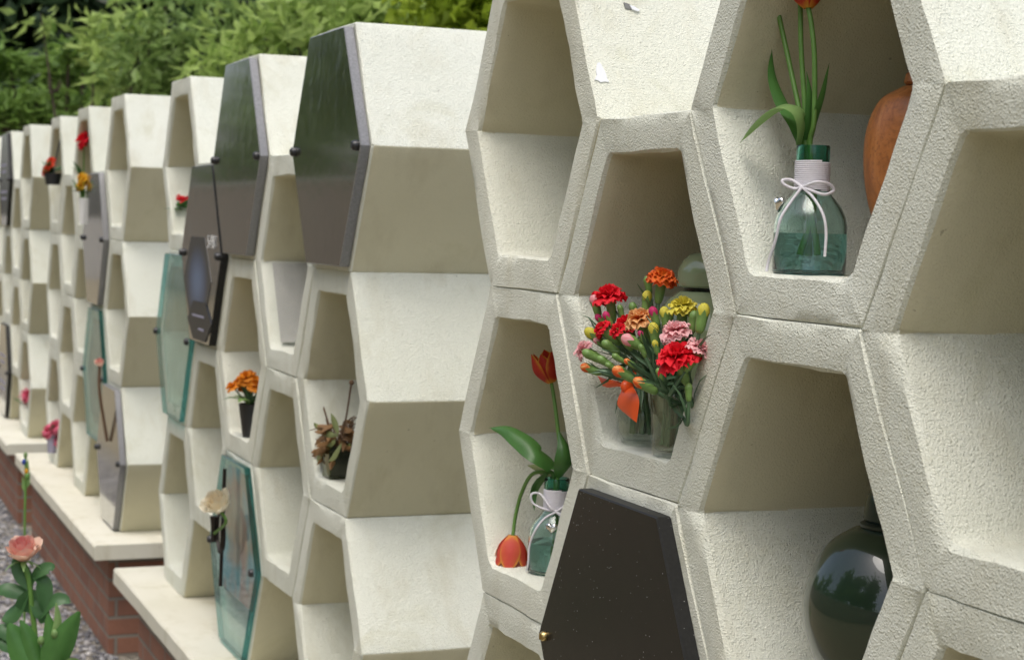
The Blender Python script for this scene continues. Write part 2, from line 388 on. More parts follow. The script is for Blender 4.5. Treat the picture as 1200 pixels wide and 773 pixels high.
SECT = [(0.0, 0.0, 0.0), (-2.0606, -.0182, -.0094), (-7.4046, -.0362, .0103), (-12.6465, -.0523, .02), (-17.9, -.07, .03)]
LAB = ['nearest cream concrete honeycomb wall section, with tulip bottles and a carnation bunch in its niches',
       'second nearest cream honeycomb wall section, two big dark mirror plates along its top',
       'cream honeycomb wall section third from the camera, granite plate at its lower right end',
       'small distant honeycomb wall section with dark covers near the left edge of the photo',
       'farthest honeycomb wall section, hidden behind the dark covers at the far left']
WALL = []
def colx(s, c):                                         # centre of a column; columns of section 0 count to the right, the others to the left
    return SECT[s][0]+(c*PITCH if s == 0 else -c*PITCH)
for s, (x0, y0, z0) in enumerate(SECT[:4]):
    xs = [colx(s, c) for c in range(5)]
    xl, xr = min(xs), max(xs)
    root = thing('columbarium', ((xl+xr)/2, y0, z0-ZG), LAB[s], 'columbarium', 'honeycomb columbarium wall sections')
    WALL.append(root); hp = np.array(root['hpos'])
    for c, x in enumerate(xs):
        for k in range(3 if c % 2 == 0 else 2):
            o = bpy.data.objects.new('niche', random.choice(NM)); C.objects.link(o); o.parent = root
            z = z0+k+(0 if c % 2 == 0 else .5)
            j = _rn.normal(0, .0011, 3)
            o.location = Vector(((x-hp[0]+j[0])*S, (j[1]*1.5)*S, (z-hp[2]+j[2]*.3+.001)*S))
    mb = MB(); e = .012
    pr = [(-.232+y0, z0-.1), (-.24+y0, z0-.095), (-.24+y0, z0-.012), (-.228+y0, z0), (1.10+y0, z0), (1.11+y0, z0-.012), (1.11+y0, z0-.1)]
    nx = 24; P = []
    for i in range(nx+1):
        x = xl-.70+(xr-xl+1.43)*i/nx
        P.append([(x, y+_rn.normal(0, .0012), z+(_rn.normal(0, .0012) if 0 < q < 6 else 0)) for q, (y, z) in enumerate(pr)])
    mb.grid(P, closed=True); n = len(pr)
    mb.f += [tuple(reversed(range(n))), tuple(nx*n+k for k in range(n))]; mb.m += [0, 0]
    mb.build('ledge', M['ledge'], root, angle=30)
    mb = MB(); mb.box((xl-.52, y0-.11, z0-.78-.05), (xr+.54, y0+1.0, z0-.125)); mb.build('plinth', M['brick'], root, smooth=False)
    mb = MB(); mb.box((xl-.50, y0-.085, z0-.125), (xr+.515, y0+.98, z0-.1)); mb.build('mortar_bed', M['soil'], root, smooth=False)

def ball(mb, c, r, ax=(0, 0, 1), sx=1.0, n=14, m=9, mi=0):
    mb.lathe([(r*math.sin(math.pi*k/m), -r*sx*math.cos(math.pi*k/m)) for k in range(m+1)], c, n, mi, ax)
def hexcover(s, c, z, kind, thick=.04, inset=.02, bolts='bolt', label=None, top=None):
    """a screwed plate over the niche whose bottom is at z"""
    x = colx(s, c); y0 = SECT[s][1]; zz = SECT[s][2]+z
    a, w = HA-inset*.75, HW-inset*1.1
    R = [.006]*6
    L0 = hexloop(a, w, inset, 1-inset, R, 3, 2); bv = .004
    L1 = hexloop(a-bv*.7, w-bv*1.1, inset+bv, 1-inset-bv, R, 3, 2)
    yf = y0-.002-thick; n = len(L0)
    mb = MB()
    P = [[(x+p[0], y0-.003, zz+p[1]) for p in L0], [(x+p[0], yf+bv, zz+p[1]) for p in L0], [(x+p[0], yf, zz+p[1]) for p in L1]]
    mb.grid(P, closed=True, mi=1)
    mb.f += [tuple(2*n+k for k in range(n)), tuple(reversed(range(n)))]; mb.m += [0, 0]
    mats = {'granite': [M['granite'], M['granite_skylit_edge']], 'fleck': [M['granite_fleck'], M['granite_edge']], 'glass': [M['pane'], M['pane_edge']], 'black': [M['granite'], M['granite_edge']]}[kind]
    o = mb.build('cover_plate', mats, WALL[s], angle=20)
    if label: o['label'] = label
    for sd in (-1, 1):
        b = MB(); cx = x+sd*(w-.05); cz = zz+.5; q = .72 if bolts == 'brass' else 1
        b.lathe([(0, -.022*q), (.013*q, -.022*q), (.019*q, -.016*q), (.021*q, -.006*q), (.021*q, 0), (0, 0)], (cx, yf-.0005, cz), 16, 0, (0, 1, 0))
        if bolts == 'brass': b.box((cx-.003, yf-.019, cz-.009), (cx+.003, yf-.0155, cz+.009))
        b.build('bolt', M['brass'] if bolts == 'brass' else M['bolt'], o)
    return o, yf
def hexpanel(mb, x, y0, y1, zc, w, h, mi=0):
    a = w*.5
    L = [(-a, -h), (a, -h), (w, 0), (a, h), (-a, h), (-w, 0)]
    mb.add([(x+p, y1, zc+q) for p, q in L]+[(x+p, y0, zc+q) for p, q in L],
           [tuple(range(6)), tuple(range(11, 5, -1))]+[(i, i+6, (i+1) % 6+6, (i+1) % 6) for i in range(6)], mi=mi)

hexcover(0, 1, .5, 'fleck', thick=.042, inset=.034, bolts='brass', label='black flecked granite plate with a brass screw')
hexcover(1, 0, 2, 'granite', label='dark polished granite plate at the top right end')
hexcover(1, 2, 2, 'granite', label='dark polished granite plate at the top middle')
o, yf = hexcover(1, 3, 1.5, 'black', label='black polished plate with a portrait plaque and white lettering')
x = colx(1, 3)
mb = MB(); hexpanel(mb, x-.06, yf-.0002, yf-.002, 1.85, .36, .235)
pm, nt, b = nmat('grey_portrait_print')
tc = N(nt, 'ShaderNodeTexCoord'); mp = N(nt, 'ShaderNodeMapping'); nt.links.new(tc.outputs['Generated'], mp.inputs[0])
mp.inputs['Location'].default_value = (-1.1, 0, -.95); mp.inputs['Scale'].default_value = (2.2, 0, 2.0)
gr = N(nt, 'ShaderNodeTexGradient', gradient_type='SPHERICAL'); nt.links.new(mp.outputs[0], gr.inputs[0])
cc = ramp(nt, gr.outputs['Fac'], [(.12, (.03, .03, .032)), (.4, (.045, .065, .12)), (.8, (.10, .15, .26))])
nt.links.new(cc, b.inputs['Base Color']); b.inputs['Roughness'].default_value = .35
mb.build('portrait_plaque', pm, o)
mb = MB(); hexpanel(mb, x+.02, yf-.0005, yf-.006, 1.63, .31, .105); mb.build('name_plaque', M['blackpot'], o)
def text(body, size, p, mat, parent):
    cu = bpy.data.curves.new('lettering', 'FONT'); cu.body = body; cu.size = size*S; cu.extrude = .0006; cu.align_x = 'CENTER'
    t = bpy.data.objects.new('lettering', cu); C.objects.link(t)
    me = bpy.data.meshes.new_from_object(t.evaluated_get(bpy.context.evaluated_depsgraph_get())); bpy.data.objects.remove(t)
    me.name = 'lettering'; me.materials.clear(); me.materials.append(mat)
    t = bpy.data.objects.new('lettering', me); C.objects.link(t); t.parent = parent
    org = np.array(parent.parent['hpos']); t.rotation_euler = (math.pi/2, 0, 0); t.location = Vector((np.array(p)-org)*S)
    return t
tp = at(247, 291, yf-.0052); text('5-98', .10, tp, M['white'], o)
for k, (dx, dz, ln) in enumerate(((.0, .03, .3), (.08, -.04, .14))):
    mb = MB(); mb.box((x+dx-ln/2, yf-.0078, 1.62+dz), (x+dx+ln/2, yf-.0062, 1.632+dz)); mb.build('engraved_line', M['lilac'], o)
hexcover(1, 4, 1, 'glass', thick=.03, label='teal edged clear glass plate')
def imagem(name, c1, c2, c3, sc=9):
    m, nt, b = nmat(name); P = pos(nt)
    c = mixc(nt, ramp(nt, noise(nt, P, sc, 3, .6, .6), [(.4, (0, 0, 0)), (.62, (1, 1, 1))]), c1, c2)
    c = mixc(nt, ramp(nt, noise(nt, P, sc*.7, 2, .5, .3), [(.5, (0, 0, 0)), (.62, (1, 1, 1))]), c, c3)
    nt.links.new(c, b.inputs['Base Color']); b.inputs['Roughness'].default_value = .5
    return m
def backimage(s, c, z, cover, mat, lo, hi, inset=.06):
    x = colx(s, c); y0 = SECT[s][1]; zz = SECT[s][2]+z
    L = hexloop(HA-inset*.7, HW-inset, inset, 1-inset, [.005]*6, 6, 1)
    P = []
    for q in L:
        qz = min(max(q[1], lo), hi)
        # keep the slanted sides where the picture is cut straight
        lim = (HA-inset*.7)+(HW-HA-inset*.3)*(1-abs(qz-.5)/(.5-inset))
        P.append((x+max(-lim, min(lim, q[0])), zz+qz))
    n = len(P); mb = MB()
    mb.add([(a, y0-.0012, b) for a, b in P]+[(a, y0+.0004, b) for a, b in P], [tuple(range(n)), tuple(range(2*n-1, n-1, -1))]+[(i, i+n, (i+1) % n+n, (i+1) % n) for i in range(n)])
    o = mb.build('print_or_reflection', mat, cover); return o
o, yf = hexcover(1, 2, 0, 'glass', thick=.03, label='teal edged glass plate with a printed picture and a rose holder')
backimage(1, 2, 0, o, imagem('faded_picture_print', (.60, .26, .17), (.66, .14, .10), (.12, .42, .58)), .28, .94)
GLX = colx(1, 2); GLY = yf
hexcover(2, 0, 0, 'granite', label='dark polished granite plate at the lower right end')
hexcover(2, 1, 1.5, 'granite', label='bronze toned polished plate with leafy reflections')
o, yf = hexcover(2, 1, .5, 'glass', thick=.03, label='teal edged glass plate with dark green reflections painted behind it')
backimage(2, 1, .5, o, imagem('dark_green_reflection', (.10, .12, .10), (.2, .22, .19), (.05, .06, .05)), .18, .86, .1)  # dark green reflections in the glass, painted on a sheet behind it
for zb, lb in ((2, 'black inscribed plate in the top row'), (0, 'black inscribed plate standing on the ledge')):
    o, yf = hexcover(3, 2, zb, 'black', label=lb); x = colx(3, 2); zc = SECT[3][2]+zb
    for dz, w_ in ((.64, .5), (.57, .38), (.36, .56), (.29, .44)):
        mb = MB(); mb.box((x-w_/2, yf-.003, zc+dz), (x+w_/2, yf-.001, zc+dz+.025)); mb.build('engraved_line', M['lilac'], o)
hexcover(3, 1, 1.5, 'glass', thick=.03) if False else None
# paint flaked from the slanted flank of the first column, and the bare grey patch inside one niche
nrm = unit(np.cross([0, 1, 0], np.array([HA-HW, 0, .5]))); nrm = nrm if nrm[0] > 0 else -nrm
def flake(pxs, mat, name, lift=.003):
    p0 = np.array([HW, 0, 2.5]); top = [hitp(a, b, p0+nrm*lift, nrm) for a, b in pxs]; bot = [q-nrm*(lift+.002) for q in top]; n = len(top)
    mb = MB(); mb.add(top+bot, [tuple(range(n)), tuple(range(2*n-1, n-1, -1))]+[(i, i+n, (i+1) % n+n, (i+1) % n) for i in range(n)]); mb.build(name, mat, WALL[0], smooth=False)
flake([(700, 74), (702.5, 73), (705, 76), (707, 80), (710, 86), (711.5, 92), (714, 96.5), (709, 95.5), (704, 96.5), (700.5, 94), (697, 93.5), (699.5, 88), (698.5, 82)], M['chip'], 'paint_flake')
flake([(731, 3), (735, 4), (743, 8), (749, 12), (748, 14), (739, 11), (733, 10)], M['chip_grey'], 'paint_flake')
flake([(738, 6), (744, 8), (750, 12), (748, 13.5), (741, 11)], M['chip'], 'paint_flake', .006)
# a mottled grey slab leans inside the niche next to the top cover
xg = colx(1, 1); mb = MB()
Pg = []
for i in range(9):
    f = i/8; z = 1.615+f*.37; xx = xg-.205-(f*.37)*.52+.012
    Pg.append([(xx, y, z) for y in (.03, .15, .3, .5)])
mb.grid(Pg)
gm = stucco('bare_grey_render', (.42, .42, .40), (.55, .55, .52), (.2, .2, .2), 1.4)
mb.build('bare_render_patch', gm, WALL[1], smooth=False)

# ------------------------------------------------------------------ bottles with cords and tulips
BPROF = [(.0, .0), (.078, .0), (.085, .006), (.0855, .06), (.085, .113), (.081, .135), (.071, .157), (.057, .175), (.045, .188), (.039, .2), (.0365, .215), (.036, .262)]
BIN = [(.0315, .262), (.032, .21), (.037, .195), (.052, .171), (.067, .152), (.077, .13), (.0795, .112), (.0795, .014), (.07, .011), (0, .011)]
def brad(z):
    for (r0, z0), (r1, z1) in zip(BPROF[1:], BPROF[2:]):
        if z0 <= z <= z1: return r0+(r1-r0)*(z-z0)/max(z1-z0, 1e-6)
    return .037
def dens(prof, n=4):
    return [p for p in prof]
def bottle(p, label, bow, charm, turn=0):
    root = thing('glass_bottle', p, label, 'bottle', 'teal cord-tied bottles of tulips'); p = np.array(p)
    c = unit([CAM[0]-p[0], CAM[1]-p[1], 0]); r = np.array([-c[1], c[0], 0])
    if turn: c, r = c*math.cos(turn)+r*math.sin(turn), r*math.cos(turn)-c*math.sin(turn)
    mb = MB(); mb.lathe(BPROF+[(.036, .263)]+BIN, p, 56)
    mb.build('glass', M['bottle'], root, angle=60)
    mb = MB(); mb.lathe([(.0318, .262), (.0385, .263), (.0395, .268), (.0395, .297), (.038, .301), (.033, .301), (.0318, .297), (.0318, .262)], p, 48)
    mb.build('lip', M['bottle_lip'], root, angle=60)
    mb = MB(); mb.lathe([(0, .0105), (.07, .0105), (.0798, .0135), (.0798, .097), (.07, .0968), (0, .0968)], p, 48); mb.build('water', M['water'], root, angle=50)
    # cord wound round the neck
    mb = MB(); pts = []; turns = 15; n = 28
    for k in range(turns*n+1):
        a = 2*math.pi*k/n; z = .196+.068*k/(turns*n); pts.append(p+np.array([math.cos(a)*.0395, math.sin(a)*.0395, z]))
    mb.tube(pts, .0026, 5); mb.build('cord_wrap', M['cord'], root, angle=80)
    def on(sx, z, lift=.006):
        R = brad(z) if z < .19 else .041
        return p+r*sx+c*(math.sqrt(max(R*R-sx*sx, 0))+lift)+np.array([0, 0, z])
    for nm, pts, rr in bow(on, p, c, r):
        mb = MB(); mb.tube(curve(pts, 10), rr, 7); mb.build(nm, M['cord'], root, angle=80)
    q, tilt = charm(on, p, c, r)
    # a small silver heart
    mb = MB(); H = []
    for k in range(28):
        t = 2*math.pi*k/28; H.append((16*math.sin(t)**3/17*.021, (13*math.cos(t)-5*math.cos(2*t)-2*math.cos(3*t)-math.cos(4*t))/17*.021))
    rr = r*math.cos(tilt)+c*math.sin(tilt); cc = c*math.cos(tilt)-r*math.sin(tilt)
    P = []
    for f, d in ((0.02, -.009), (.6, -.0075), (.92, -.004), (1, 0), (.92, .004), (.6, .0075), (.02, .009)):
        P.append([q+rr*h[0]*f+np.array([0, 0, h[1]*f])+cc*d for h in H])
    mb.grid(P, closed=True); mb.build('heart_charm', M['silver'], root, angle=60)
    return root, c, r
k = 1/505.
def bow1(on, p, c, r):
    z0 = .203
    yield 'cord_loop', [on(-.022, z0), on(-.045, z0+.016, .02), on(-.066, z0+.016, .03), on(-.064, z0+.006, .032), on(-.04, z0-.004, .02), on(-.022, z0)], .0038
    yield 'cord_loop', [on(-.022, z0), on(.01, z0+.012, .02), on(.04, z0+.008, .03), on(.05, z0-.006, .03), on(.03, z0-.016, .022), on(0, z0-.008, .014), on(-.022, z0)], .0038
    yield 'cord_tail', [on(-.022, z0, .008), on(-.045, .17), on(-.068, .13, .008), on(-.078, .08, .008), p-r*.093+c*.02+np.array([0, 0, .03]), p-r*.097+c*.02+np.array([0, 0, .006])], .0036
    yield 'cord_tail', [on(-.022, z0, .008), on(.005, .178), on(.028, .14), on(.036, .10), on(.035, .045)], .0036
    b = MB()
def charm1(on, p, c, r): return on(-.062, .165, .012)-r*.012, 1.0
bt1 = at(942.5, 322, .085); P1 = V3(bt1[0]-.03, .115, 2.1015)
B1, c1, r1 = bottle(P1, 'teal glass bottle with upright tulips beside the terracotta urn', bow1, charm1)
def bow2(on, p, c, r):
    z0 = .2
    yield 'cord_loop', [on(.0, z0), on(-.04, z0+.006, .02), on(-.074, z0+.022, .02), on(-.078, z0+.05, .022), on(-.05, z0+.05, .02), on(-.02, z0+.015, .012), on(0, z0)], .0036
    yield 'cord_loop', [on(.0, z0), on(.035, z0+.022, .02), on(.06, z0+.02, .026), on(.055, z0+.002, .022), on(.02, z0-.006, .012), on(0, z0)], .0036
    yield 'cord_tail', [on(.0, z0, .008), on(-.035, .178), on(-.062, .143, .008), on(-.08, .09, .008), on(-.083, .03, .008), p-r*.088+c*.01+np.array([0, 0, .004])], .0036
    yield 'cord_tail', [on(.0, z0, .008), on(.03, .175), on(.05, .13), on(.055, .08)], .0036
def charm2(on, p, c, r): return on(-.012, .155, .012), .3
P2 = V3(-.045, .155, 1.1015)
B2, c2, r2 = bottle(P2, 'teal glass bottle with a drooping tulip in the left column niche', bow2, charm2)

def tulip_head(mb, p, ax, h=.11, rmax=.047, opening=0.0, seed=0):
    x, y, z = frame(ax); rn = np.random.RandomState(seed)
    for ring in range(2):
        for k in range(3):
            th = 2*math.pi*(k/3+ring/6)+rn.normal(0, .08); hh = h*(1+rn.normal(0, .04)); rm = rmax*(1.0-.1*ring)
            P = []; T = []
            for i in range(11):
                u = i/10
                r = rm*(math.sin(min(1, u*1.5+.12)*math.pi*.5)**.8)*(1-.34*max(0, u-.45)**1.3/.55**1.3*(1-opening*2))
                half = (.92-.12*ring-.3*max(0, opening-.3))*(1-.06*u)*max(0, 1-max(0, (u-.42)/.585)**1.9)**.75; row = []; tr = []
                for j in range(9):
                    v = -1+j/4
                    a = th+v*half; ru = r*(1+.06*(v*v)*math.sin(u*5+k))
                    row.append(p+z*(hh*u*(1-.02*v*v))+(x*math.cos(a)+y*math.sin(a))*ru)
                    tr.append(min(1, .05+.25*rn.rand()*u+.95*abs(v)**1.6*(.35+.75*u)+(.8*(1-u/.22) if u < .22 else 0)))
                P.append(row); T.append(tr)
            mb.grid(P, T)
def tulip(base, pts, label, leaves, head=None, mat='tulip', group='tulips in the teal bottles', rstem=.0064, hs=1.0, seed=0, opening=0):
    root = thing('tulip', base, label, 'tulip', group)
    cv = curve(pts, 12)
    mb = MB(); mb.tube(cv, [rstem*(1.05-.15*i/len(cv)) for i in range(len(cv))], 10); mb.build('stem', M['stem'], root, angle=80)
    if head is None: head = unit(cv[-1]-cv[-4])
    mb = MB(); tulip_head(mb, cv[-1]-np.array(head)*.004, head, .105*hs, .047*hs, opening, seed); mb.build('flower_head', M[mat], root, angle=60)
    for lf in leaves:
        pts, w, side, mname = lf[:4]
        cv = curve(pts, 8); n = len(cv)
        wd = [w*(math.sin(math.pi*min(1, (i/(n-1))**.8*.97+.05))**.75)*(1 if i < n-1 else 0)+.0008 for i in range(n)]
        wd = [max(q, w*.55) if i < n*.25 else q for i, q in enumerate(wd)]
        mb = MB(); mb.leaf(cv, wd, side, lf[4] if len(lf) > 4 else .35, twist=lf[5] if len(lf) > 5 else 0); mb.build('leaf', M[mname], root, angle=80)
    return root
neck = P1+np.array([0, 0, .28])
def q1(px, py, dy=0): return at(px, py, P1[1]+dy)
def base1(dx, dy): return P1+np.array([dx, dy, .05])
tulip(base1(.03, 0), [base1(.03, 0), P1+np.array([.01, -.005, .16]), q1(944, 170), q1(938, 135), q1(924, 70), q1(910, 5), q1(903, -40), q1(900, -75)], 'tulip with the leftmost of the three stems in the bottle',
      [([q1(941, 170), q1(937, 145), q1(920, 118), q1(908, 88), q1(904.5, 58)], .026, AX[0]+.5*AX[2], 'leaf', .5, .4)], seed=1)
tulip(base1(-.02, .01), [base1(-.02, .01), P1+np.array([-.01, 0, .16]), q1(943, 172), q1(943, 125), q1(939, 60), q1(938, 10), q1(938, -35)], 'tulip with the middle stem in the bottle, straight and pale green',
      [([q1(938, 172, -.01), q1(942, 150, -.03), q1(938, 131, -.04), q1(924, 122, -.05), q1(905, 128, -.06), q1(885, 146, -.07), q1(867, 168, -.075)], .034, AX[0]*.5+AX[1]*.4+AX[2]*.8, 'leaf_pale', .25, .5),
       ([q1(946, 172, .005), q1(950, 140, .005), q1(951, 110, .01), q1(945.5, 84, .01)], .014, AX[0]+AX[2], 'leaf', .5)], seed=2)
tulip(base1(0, -.02), [base1(0, -.02), P1+np.array([.012, 0, .16]), q1(949, 172, -.005), q1(954, 140, -.005), q1(954.5, 70, -.005), q1(951, 30, -.005), q1(947, 8, -.005)], 'red tulip cut by the top of the photo, on the shortest stem',
      [([q1(950, 172, .01), q1(957, 145, .01), q1(967, 110, .01), q1(972, 74, .01)], .017, AX[0]*.6+AX[2], 'leaf', .55)], head=unit(AX[1]*1+AX[0]*-.02), seed=3, hs=.95)
def q2(px, py, dy=0): return at(px, py, P2[1]+dy)
tulip(P2+np.array([.02, 0, .05]), [P2+np.array([.02, 0, .05]), P2+np.array([.005, 0, .2]), q2(654, 556), q2(656, 530), q2(653, 495), q2(649, 465), q2(646, 447)], 'upright red and yellow tulip in the left column niche',
      [([q2(652, 562), q2(650, 545), q2(630, 530, -.06), q2(607, 512, -.10), q2(590, 503, -.125), q2(573, 501, -.14)], .036, AX[1]*.8+AX[2]*.6, 'leaf', .4, .3),
       ([q2(655, 560), q2(662, 545), q2(662, 525), q2(655, 504)], .03, AX[0]+.3*AX[2], 'leaf', .6)], head=unit(AX[1]*1-AX[0]*.3), seed=4, opening=.25)
tulip(P2+np.array([-.01, 0, .05]), [P2+np.array([-.01, 0, .05]), P2+np.array([-.005, 0, .2]), q2(649, 558), q2(640, 553, -.02), q2(623, 556, -.05), q2(611, 578, -.06), q2(604, 605, -.07), q2(601, 628, -.08)], 'drooping coral tulip with its head down on the niche floor',
      [([q2(648, 560), q2(638, 555), q2(628, 548), q2(618, 545)], .014, AX[1]+AX[2]*.4, 'oldleaf'),
       ([q2(640, 553, -.03), q2(632, 560, -.04), q2(625, 575, -.04), q2(626, 598, -.04)], .017, AX[0]+.5*AX[2], 'leaf', .5)], head=unit(-AX[1]-AX[0]*.08), mat='tulip_pink', seed=5, hs=1.12, opening=.85)

# ------------------------------------------------------------------ urns
def lathe_thing(name, p, label, cat, parts, group=None):
    root = thing(name, p, label, cat, group)
    for nm, prof, mat in parts:
        mb = MB(); mb.lathe(prof, p, 64); mb.build(nm, mat, root, angle=35)
    return root
def arcprof(pts, n=8): return [(max(q[0], 0), q[1]) for q in [(v[0], v[1]) for v in curve([(a, b, 0) for a, b in pts], n)]]
lathe_thing('urn', V3(1.672, .30, 2.10), 'terracotta urn behind the frame, right of the teal bottle', 'urn',
            [('body', [(0, .001), (.07, .001)]+arcprof([(.075, .004), (.10, .09), (.128, .18), (.140, .27), (.134, .345), (.108, .405), (.06, .436)])+[(0, .438)], M['terracotta']),
             ('lid', [(0, .4385), (.05, .4395), (.056, .446), (.052, .465), (.036, .476), (0, .479)], M['terracotta'])], 'urns in the niches')
lathe_thing('urn', V3(1.64, .27, 1.10), 'shiny dark green metallic round urn in the niche below the bottle', 'urn',
            [('body', [(0, .001), (.085, .001), (.09, .006)]+arcprof([(.095, .02), (.16, .09), (.197, .20), (.192, .29), (.15, .375), (.10, .414), (.075, .425)])+[(0, .426)], M['darkgreen']),
             ('rim', [(0, .4265), (.073, .4265), (.074, .434), (.066, .438), (0, .438)], M['darkgreen2']),
             ('lid', [(0, .4385), (.062, .4385), (.067, .445)]+arcprof([(.066, .46), (.058, .50), (.035, .535), (.005, .545)]), M['darkgreen'])], 'urns in the niches')
lathe_thing('urn', V3(.75, .27, 1.60), 'olive green glazed urn with domed lid behind the carnations', 'urn',
            [('body', [(0, .001), (.10, .001)]+arcprof([(.11, .006), (.155, .09), (.172, .2), (.168, .31), (.14, .39), (.105, .425), (.09, .432)])+[(0, .433)], M['olive']),
             ('seal', [(0, .434), (.086, .434), (.086, .441), (0, .441)], M['darkgreen2']),
             ('lid', [(0, .442), (.10, .442), (.106, .447)]+arcprof([(.107, .455), (.102, .495), (.075, .53), (.03, .543), (0.001, .545)]), M['olive'])], 'urns in the niches')

# ------------------------------------------------------------------ carnations, their vases and ribbon
GV = V3(.925, .068, 1.6005)        # straight glass
root = thing('glass_tumbler', GV, 'straight clear glass of carnation stems at the front right of its niche', 'vase')
def sq(r, z, rd, n=12):            # rounded square ring, turned a little
    out = []
    for k in range(4*n):
        a = 2*math.pi*k/(4*n); q = (abs(math.cos(a))**rd+abs(math.sin(a))**rd)**(-1/rd)
        x, y = q*math.cos(a)*r, q*math.sin(a)*r; ct, st = math.cos(.45), math.sin(.45)
        out.append(GV+np.array([x*ct-y*st, x*st+y*ct, z]))
    return out
mb = MB()
mb.grid([sq(r, z, e) for r, z, e in [(.001, 0, 3), (.042, 0, 3), (.047, .004, 4), (.050, .02, 4), (.055, .125, 4), (.060, .135, 3.2), (.063, .145, 2.6), (.065, .176, 2.4), (.0635, .179, 2.4), (.0605, .176, 2.4), (.0585, .146, 2.6), (.0515, .125, 4), (.045, .022, 4), (.04, .016, 3), (.001, .016, 3)]], closed=True)
mb.build('glass', M['clear'], root, angle=50)
mb = MB(); mb.grid([sq(r, z, e) for r, z, e in [(.001, .0158, 3), (.04, .0158, 3), (.0452, .022, 4), (.0512, .115, 4), (.045, .1152, 4), (.001, .1152, 4)]], closed=True); mb.build('water', M['clearwater'], root, angle=50)
VV = V3(.672, .095, 1.6005)        # bulbous ribbed vase
root = thing('glass_vase', VV, 'bulbous ribbed clear vase tied with orange ribbon, at the left of the tumbler', 'vase')
def rib(r, z, amt=1, n=96):
    return [VV+np.array([math.cos(2*math.pi*k/n)*r*(1+.018*amt*math.cos(k*2*math.pi/6)), math.sin(2*math.pi*k/n)*r*(1+.018*amt*math.cos(k*2*math.pi/6)), z]) for k in range(n)]
prof = [(.001, 0, 0), (.045, 0, 0), (.054, .006, .6), (.066, .035, 1), (.071, .07, 1), (.068, .105, 1), (.056, .14, .8), (.040, .165, .3), (.035, .185, 0), (.037, .215, 0), (.043, .235, 0), (.041, .236, 0), (.033, .215, 0), (.031, .185, 0), (.036, .163, 0), (.052, .137, 0), (.064, .104, 0), (.067, .07, 0), (.062, .036, 0), (.05, .014, 0), (.001, .012, 0)]
mb = MB(); mb.grid([rib(*q) for q in prof], closed=True); mb.build('glass', M['clear'], root, angle=60)
mb = MB(); mb.grid([rib(*q) for q in [(.001, .0118, 0), (.05, .0138, 0), (.0622, .036, 0), (.0672, .07, 0), (.0655, .092, 0), (.05, .0922, 0), (.001, .0922, 0)]], closed=True); mb.build('water', M['clearwater'], root, angle=60)
# ribbon: a knot with a broad hanging tail and a shorter one to the left
root = thing('ribbon', VV+np.array([.05, -.04, .19]), 'orange satin ribbon tied round the bulbous vase neck, tails hanging', 'ribbon')
def qv(px, py, y): return at(px, py, y)
def ribbon(rows, name):
    mb = MB(); P = []
    A = curve([r[0] for r in rows], 6); B = curve([r[1] for r in rows], 6)
    for a, b in zip(A, B):
        P.append([a+(b-a)*(j/6)+(-AX[2])*(.012*math.sin(j/6*math.pi)) for j in range(7)])
    P2 = [[q+AX[2]*.002 for q in r] for r in P]
    mb.grid(P); mb.grid([list(reversed(r)) for r in P2]); mb.build(name, M['ribbon'], root, angle=70)
ribbon([(qv(729, 452, .0), qv(741, 452, .0)), (qv(728, 458, -.02), qv(746, 460, -.02)), (qv(724, 468, -.028), qv(749, 470, -.028)), (qv(725, 477, -.03), qv(748, 482, -.03)), (qv(738, 489, -.03), qv(746, 495, -.03))], 'ribbon_tail')
ribbon([(qv(731, 449, .01), qv(733, 455, .01)), (qv(722, 446, .0), qv(724, 453, .0)), (qv(711, 444, -.005), qv(713, 454, -.005)), (qv(700, 440, -.005), qv(706, 452, -.005))], 'ribbon_tail')
mb = MB(); ball(mb, qv(735, 453, -.012), .02, (1, .2, .3), .7); mb.build('knot', M['ribbon'], root)
mb = MB(); pts = [VV+np.array([math.cos(a)*.041, math.sin(a)*.041, .195]) for a in np.linspace(0, 2*math.pi, 25)]
mb.tube(pts, .009, 6); mb.build('band', M['ribbon'], root, angle=80)

def bloom(mb, c, ax, R, seed, layers=5, ruffle=1.0):
    x, y, z = frame(ax); rn = np.random.RandomState(seed); c = np.array(c, float)
    for l in range(layers):
        f = l/(layers-1); n = 4+2*l
        for k in range(n):
            th = 2*math.pi*(k/n)+rn.uniform(-.3, .3)+l*.4
            phi = rad(12+78*f+rn.normal(0, 6)); L = R*(.92+.18*f)*(1+rn.normal(0, .08)); wd = R*(.30+.30*f)
            ra = x*math.cos(th)+y*math.sin(th); ta = -x*math.sin(th)+y*math.cos(th)
            P = []; T = []; ph = rn.uniform(0, 6.28)
            for i in range(6):
                u = i/5; ang = phi*(.55+.55*u); row = []; tr = []
                d = z*math.cos(ang)+ra*math.sin(ang); nn = ra*math.cos(ang)-z*math.sin(ang)
                for j in range(9):
                    v = -1+j/4
                    uu = u*(1-.12*v*v) + (rn.uniform(-.09, .05) if i == 5 else 0)
                    q = c-z*R*.25+d*(L*uu)+ta*(v*wd*(.25+.75*u**.8))+nn*(ruffle*R*.13*u*u*math.sin(v*7+ph)+R*.10*u*v*v)
                    row.append(q); tr.append(min(1, u*.95+.02+.1*rn.rand()))
                P.append(row); T.append(tr)
            mb.grid(P, T)
